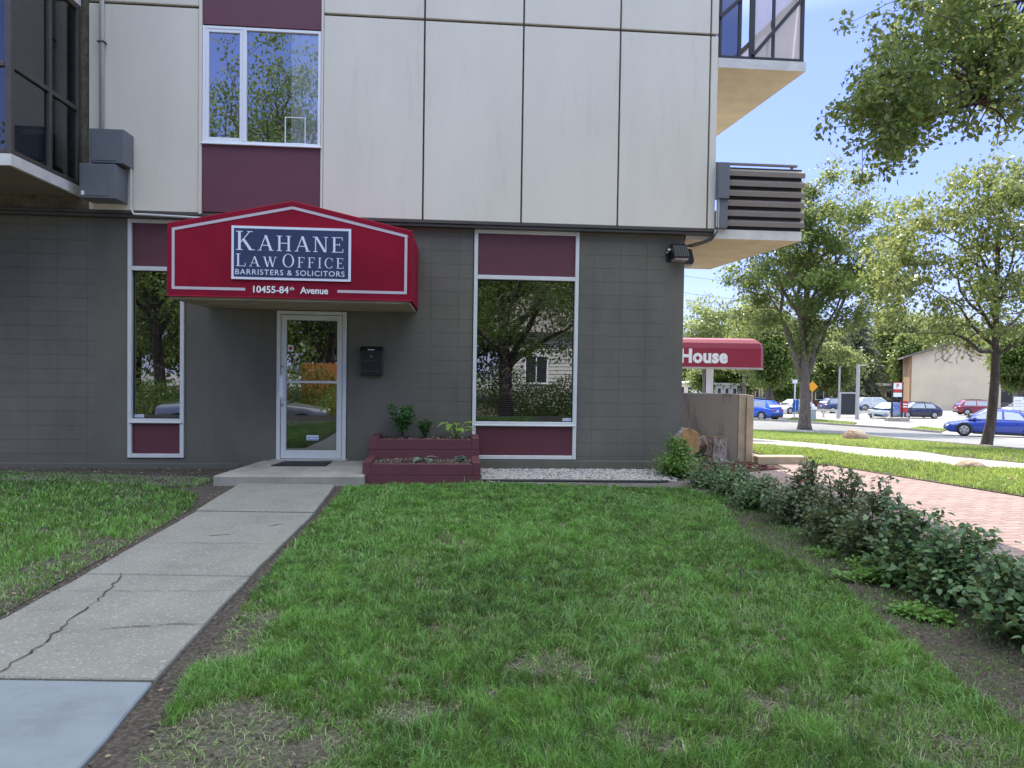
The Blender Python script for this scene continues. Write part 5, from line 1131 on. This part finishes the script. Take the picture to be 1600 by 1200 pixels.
mb = MB(); mb.box(-5*k, 2.5*k, -.3, .3, 0, 16*k); mb.build('cabinet_body', M('cabinet_green', (.42,.5,.46), .5, .05), t, bevel=.02); mb = MB(); mb.box(-5.2*k, 2.7*k, -.32, .32, 16*k, 17*k); mb.build('lid', m_galv, t, bevel=.01)
t, g, k = furn('notice_board', 'dark framed board between two tall pale posts', 'board', 1325, 652); del t['s']
mb = MB(); mb.box(-12*k, 12*k, -.06, .06, 4*k, 37*k); mb.build('board_panel', m_board, t); mb = MB(); mb.box(-13*k, 13*k, -.09, .09, 37*k, 39*k); mb.box(-13*k, -12*k, -.08, .08, 0, 37*k); mb.box(12*k, 13*k, -.08, .08, 0, 37*k); mb.build('frame', m_galv, t)
def pole(label, px, py, hpx, r, arms=(), name='utility_pole', mat=None):
    t, g, k = furn(name, label, 'pole', px, py, 'poles beyond the street'); del t['s']; mb = MB(); mb.tube([(0,0,0),(0,0,hpx*k)], [r, r*.8], 10); mb.build('shaft', mat or m_galv, t)
    for z, l in arms: mb = MB(); mb.box(-l/2, l/2, -.06, .06, z*k-.06, z*k+.06); mb.build('crossarm', m_galv, t)
    return g, k, t
g1, k1, pt1 = pole('left pale post beside the dark board', 1310, 654, 82, .09)
g2, k2, pt2 = pole('right pale post beside the dark board', 1339, 655, 86, .17)
mb = MB(); mb.tube([Vector((0,0,84*k2)), Vector((22*k2,1,85*k2))], .04, 6); mb.build('arm', m_galv, pt2)
g3, k3, pt3 = pole('grey utility pole before the cream gable wall left of the ash', 1522, 637, 130, .30, [(122, 3.0)])
g4, k4, pt4 = pole('short black bollard post before the gable wall', 1519, 640, 34, .14, name='bollard_post', mat=m_black)
g5, k5, pt5 = pole('thin utility pole among the trees behind the spruce', 1383, 630, 165, .16, [(158, 2.5),(150,2.5)])
t, g, k = furn('parking_sign', 'red and white parking sign between black posts on concrete base', 'sign', 1401, 658); del t['s']
mb = MB(); mb.box(-9*k, -7*k, -.06, .06, 0, 61*k); mb.box(6.5*k, 8.5*k, -.06, .06, 0, 61*k); mb.build('post', m_black, t)
mb = MB(); mb.box(-16*k, 17*k, -.35, .35, -.1, 6*k); mb.build('base', m_conc, t, bevel=.03)
mb = MB(); mb.box(-7*k, 6.5*k, -.05, -.02, 50*k, 61*k, 0); mb.box(-7*k, 6.5*k, -.05, -.02, 45*k, 50*k, 1); mb.box(-7*k, 6.5*k, -.05, -.02, 38*k, 44.5*k, 0)
put_text(mb, 'P', (-2.2*k, -.055, 52.5*k), (1,0,0), (0,0,1), 4*k, 5.5*k, 1, .03); mb.box(-7*k, 6.5*k, -.053, -.0501, 59.5*k, 61*k, 1); mb.build('sign_plate', [m_upvc, m_redS], t)
t, g, k = furn('parking_notice', 'small red notice plate below the parking sign', 'sign', 1407, 657); del t['s']
mb = MB(); mb.box(-6*k, 6*k, -.5, -.46, 13*k, 31*k, 0); mb.box(-5*k, 5*k, -.503, -.5, 21*k, 23*k, 1); mb.box(-5*k, 5*k, -.503, -.5, 25*k, 27*k, 1); mb.build('sign_plate', [m_redS, m_upvc], t); mb = MB(); mb.tube([(0,-.44,0),(0,-.44,31*k)], .04, 6); mb.build('post', m_galv, t)
t, g, k = furn('street_notice', 'white notice board at the right picture edge above the sedan', 'sign', 1590, 655); del t['s']
mb = MB(); mb.box(-7*k, 8*k, -.05, 0, 14*k, 35*k, 0); mb.box(-6*k, 4*k, -.056, -.05, 28*k, 29.5*k, 1); mb.box(-6*k, 6*k, -.056, -.05, 24*k, 25*k, 1); mb.box(-6*k, 5*k, -.056, -.05, 20*k, 21*k, 1); mb.build('sign_plate', [m_upvc, m_galv], t); mb = MB(); mb.tube([(-6*k,.05,0),(-6*k,.05,35*k)], .05, 6); mb.tube([(7*k,.05,0),(7*k,.05,35*k)], .05, 6); mb.build('post', m_galv, t)
def rail(label, a, b_, hpx):
    A_ = G(*a); B__ = G(*b_); k = (A_.y+B__.y)/2/F; t = thing('guard_rail', label, 'guard rail', A_, 0, 'low rails of the parking lot'); d = B__-A_; mb = MB(); mb.bar(Vector((0,0,hpx*k)), d+Vector((0,0,hpx*k)), .06, 3.2*k); mb.build('beam', m_fascia, t)
    n = 3
    for i in range(n): p = d*(i/(n-1)*.98+.01); mb = MB(); mb.box(p.x-.07, p.x+.07, p.y+.04, p.y+.14, p.z, p.z+hpx*k+.1); mb.build('post', m_fascia, t)
rail('low pale rail between the maple trunk and the dark board', (1266,651), (1309,653), 11)
rail('low pale rail between the dark board and the parking sign', (1340,654), (1390,656), 11)
for i, (ya, yb) in enumerate([(470,478),(480,486),(492,497),(505,507),(440,452)]):
    p0 = at(1060, ya-14+i, 96+i*.4); p1 = at(1383, ya, 95+i*.4); p2 = at(1522, yb, 86+i*.3); p3 = at(1700, yb+4, 70)
    pts = [];
    for (a_, b_, sg) in ((p0, p1, .8), (p1, p2, .9), (p2, p3, .6)):
        for k in range(12): q = k/12; pts.append(a_.lerp(b_, q)-Vector((0,0,sg*4*q*(1-q))))
    pts.append(p3); mb = MB(); mb.tube(pts, .022, 5); tag(mb.build('power_line', m_cable), 'thin dark overhead wire crossing the sky behind the trees', 'wire', 'overhead wires')
def boulder(label, px, py, rx, ry, rz, seed):
    g = G(px, py); bm = bmesh.new(); bmesh.ops.create_icosphere(bm, subdivisions=4, radius=1); rng = np.random.default_rng(seed); L_ = rdir(rng, 22); A_ = rng.uniform(.45,.95,22)
    for v in bm.verts:
        s = 1.0
        for l, a_ in zip(L_, A_):
            dd = v.co.normalized().dot(Vector(l))
            if dd > 0: s = min(s, a_*.35/dd+.62) if dd > .5 else s
        v.co = v.co.normalized()*s; v.co.x *= rx; v.co.y *= ry; v.co.z *= rz
    me = bpy.data.meshes.new('boulder'); bm.to_mesh(me); bm.free(); me.materials.append(m_rock); o = bpy.data.objects.new('boulder', me); COL.objects.link(o); o.location = (g.x, g.y, g.z+rz*.3); tag(o, label, 'boulder', 'boulders in the wood chip beds'); return o
boulder('far tan boulder on wood chips between walk and street', 1337, 688, .52, .4, .34, 1); boulder('near tan boulder beside the sidewalk at the right', 1515, 733, .26, .2, .14, 2)

# ------------------------------------------------------------------ buildings beyond the street
m_cream = M('cream_render', (.68,.57,.41), .85, .08, .5, 30, .2); m_orange = M('tan_siding', (.42,.27,.15), .85, .1, 1, 30, .2); m_roof = M('grey_shingle', (.20,.17,.15), .9, .15, 3, 30, .3); m_brick = M('red_brick_far', (.16,.055,.04), .9, .15, 3, 30, .2); m_greyw = M('grey_siding', (.16,.16,.17), .9, .1); m_dwin = M('dark_window', (.03,.035,.04), .2, .1)
C0 = at(1423, 640, 100.); zg = gz(100.); t = thing('gable_building', 'cream gable end building with low pitched roof beyond the parking lot', 'building', (C0.x, 100, zg), R_(-26))
WD = 10.6; EH = at(1423,556,100.).z-zg; AH = at(1490,531,97.5).z-zg
mb = MB(); mb.prism([(0,-.5),(WD,-.5),(WD,EH),(WD/2,AH-.4),(0,EH)], 'y', 0, 22); mb.build('wall', m_cream, t)
mb = MB(); mb.box(-.25, -.004, .3, 21, -.5, EH-.1); mb.build('side_wall', m_orange, t)
mb = MB(); mb.prism([(-1.1,EH-.38),(WD/2,AH-.28),(WD+.9,EH-.32),(WD+.9,EH-.08),(WD/2,AH+.02),(-1.1,EH-.12)], 'y', -.6, 22.5); mb.build('roof', m_roof, t)
mb = MB(); rv = random.Random(3)
for i in range(12):
    x = WD/2+rv.uniform(-2.5,2.5); z = AH-1.2; pts = [(x,-.03,z)]
    for j in range(6): x += rv.gauss(0,.35); z -= rv.uniform(.15,.45); pts.append((x,-.03,z))
    mb.tube(pts, .022, 4)
mb.build('bare_vine', m_hedgecore, t)
mb = MB(); mb.box(WD+.01, WD+8, 4, 18, -.5, 5.0); mb.build('grey_annexe', m_greyw, t)
for i in range(3): mb = MB(); mb.box(WD+.6+2.1*i, WD+1.9+2.1*i, 3.95, 3.99, 1.2, 3.6); mb.build('window', m_dwin, t)
def block(label, px0, px1, pyt, Y, mat, nwin, roof='flat', name='building'):
    a_ = at(px0, 600, Y); b_ = at(px1, 600, Y); top = at((px0+px1)/2, pyt, Y).z; z = gz(Y); t = thing(name, label, 'building', (a_.x, Y, z), 0, 'buildings far beyond the street'); Lx = b_.x-a_.x; H = top-z
    mb = MB(); mb.box(0, Lx, 0, 12, -.5, H); mb.build('wall', mat, t); mb = MB()
    if roof == 'gable': mb.prism([(-.5,H),(Lx+.5,H),(Lx*.5,H+Lx*.22)], 'y', -.5, 12.5)
    else: mb.box(-.2, Lx+.2, -.2, 12.2, H+.002, H+.3)
    mb.build('roof', m_roof if roof == 'gable' else m_fascia, t)
    for i in range(nwin):
        x = Lx*(i+.5)/nwin; f = MB(); w_ = min(.7, Lx/nwin*.3); ring(f, x-w_, x+w_, 1.0, 2.6, .08, -.06, .02); f.build('window', m_upvc, t); g_ = MB(); g_.box(x-w_+.08, x+w_-.08, -.03, -.01, 1.08, 2.52); g_.build('pane', m_dwin, t.children[-1])
block('white low building with dark windows under the House awning', 1118, 1166, 602, 92, m_fascia, 4)
block('tan building beside the white low building', 1167, 1200, 598, 98, m_orange, 3)
block('low red brick building behind the maple trunk', 1225, 1292, 600, 104, m_brick, 3)
block('grey garage building behind the spruces', 1345, 1416, 603, 118, m_greyw, 4)
block('house with pale gable roof left of the spruce', 1283, 1318, 590, 125, m_fascia, 2, 'gable', 'house')
block('long pale building on the far horizon', 1060, 1120, 600, 140, m_cream, 5)

# ================================================================== the side of the street behind the viewer (seen in the glass)
def RW(px, py, Dv):
    """point whose mirror image in the shop front appears at px,py at distance Dv"""
    p = EYE + ray(px, py)*(Dv/ray(px, py).y); n = V; d = (p-WO).dot(n); return p - n*(2*d)
for i, (lb, px, D_, H, tr, c, rad, mt, nc, per, lf, cr) in enumerate([
  ('spreading street tree behind the viewer, mirrored in the wide window', 784, 25, 9.5, .30, (.3,0,5.9), (4.6,4,3.4), L_maple, 190, 150, .13, .9),
  ('street tree behind the viewer, mirrored in the narrow window', 245, 27, 10, .28, (0,0,6.4), (3.6,3.4,3.8), L_maple, 150, 140, .14, .9),
  ('street tree behind the viewer, mirrored in the glass door', 520, 34, 10, .26, (0,0,7), (4.0,3.4,3.6), L_maple, 140, 130, .15, .9),
  ('tall tree behind the viewer, mirrored in the upper window', 430, 29, 15.5, .35, (0,0,11.2), (4.4,3.8,4.6), L_dark, 150, 100, .15, .9),
  ('street tree at the right behind the viewer', 980, 30, 10, .28, (0,0,6.6), (4.2,3.8,3.8), L_maple, 130, 130, .15, .9)]):
    p = RW(px, 640, D_); p.z = gz(p.y)
    tree('street_tree', lb, p, H, tr, c, rad, mt, m_barkd, 120+i, nl=8, nc=nc, per=per, leaf=lf, cr=cr, fork=.28, group='street trees behind the viewer', extra=[(.33,(3.2,.3,4.4))] if i == 0 else None)
m_sid = M('white_siding', (.62,.60,.55), .7, .05); m_fence = M('orange_cedar_fence', (.30,.12,.03), .8, .2, 4, 60, .3)
p = RW(945, 600, 41); t = thing('house', 'white sided house behind the viewer, mirrored in the wide window', 'building', (p.x, p.y, gz(p.y)), math.pi+PSI*2)
mb = MB(); mb.box(-6, 6, 0, 9, -.2, 4.6); mb.build('wall', m_sid, t); mb = MB(); mb.prism([(-.6,4.6),(9.6,4.6),(4.5,8.2)], 'x', -6.5, 6.5); mb.build('roof', m_roof, t)
mb = MB()
for i in range(20): mb.box(-6.0, 6.0, -.02, -.003, .2+.22*i, .215+.22*i)
mb.build('siding_line', m_greyw, t)
for x in (-4.0, 0, 4.0):
    f = MB(); ring(f, x-.7, x+.7, 1.6, 3.3, .09, -.08, .02); f.box(x-.03, x+.03, -.07, .02, 1.69, 3.21); f = f.build('window', m_upvc, t); g_ = MB(); g_.box(x-.6, x+.6, -.04, -.022, 1.7, 3.2); g_.build('pane', m_dwin, f)
p = RW(512, 600, 29.5); mb = MB(); 
for i in range(16): mb.box(i*.14-1.1, i*.14-.97, 0, .03, .0, 2.6+.02*(i%3))
o = mb.build('cedar_fence', m_fence); o.location = (p.x, p.y, gz(p.y)); o.rotation_euler = (0,0,PSI*2); tag(o, 'orange cedar fence behind the viewer, mirrored in the glass door', 'fence')
for i, px in enumerate((150, 215, 285, 350, 430, 500, 560, 640, 730, 800, 870, 1000)):
    p = RW(px, 600, 52+4*math.sin(i*2.1)); hh = 11+2.5*math.sin(i*1.7)
    tree('tree', 'big tree in the dense row far behind the viewer', (p.x, p.y, gz(p.y)), hh, .3, (0,0,hh*.55), (4.4,3.6,hh*.45), L_far, m_barkd, 300+i, nl=5, nc=70, per=110, leaf=.34, cr=1.5, group='far trees behind the viewer')
def bush(label, x, y, r, h, seed):
    rng = np.random.default_rng(seed); n = 5200; t = thing('bush', label, 'bush', (x, y, gz(y)), 0, 'bushes across the street behind the viewer'); d = rdir(rng, n); f = rng.random(n)**.35; P = d*np.array([r, r*.7, h*.6])*f[:,None]; P[:,2] = np.abs(P[:,2]+h*.45); mb = MB()
    for k in range(8): a = k*.8; mb.tube([(0,0,0),(math.cos(a)*r*.4, math.sin(a)*r*.3, h*.6)], [.03,.01], 5)
    mb.build('stems', m_hedgecore, t); scatter('foliage', P, rdir(rng, n), rdir(rng, n)+np.array([0,0,.7]), rng.uniform(.06,.12,n), LEAF4, rng.uniform(0,1,n), L_maple, t)
for i, px in enumerate((230, 330, 470, 560, 650, 790, 850, 900, 960)):
    p = RW(px, 640, 26+(i % 3)*1.5); bush(['wide','round','tall','loose','dense','low','full','bright','far right'][i]+' bush across the street behind the viewer', p.x, p.y, 1.7, 1.9+.35*(i % 3), 200+i)
p = RW(505, 690, 25); car('parked_pickup', 'white pickup parked behind the viewer, mirrored in the glass door', 'car', (p.x-2.7, p.y-.5, gz(p.y)), R_(0), 'pickup', ('silver', (.33,.34,.35), .5), None)
t = 0
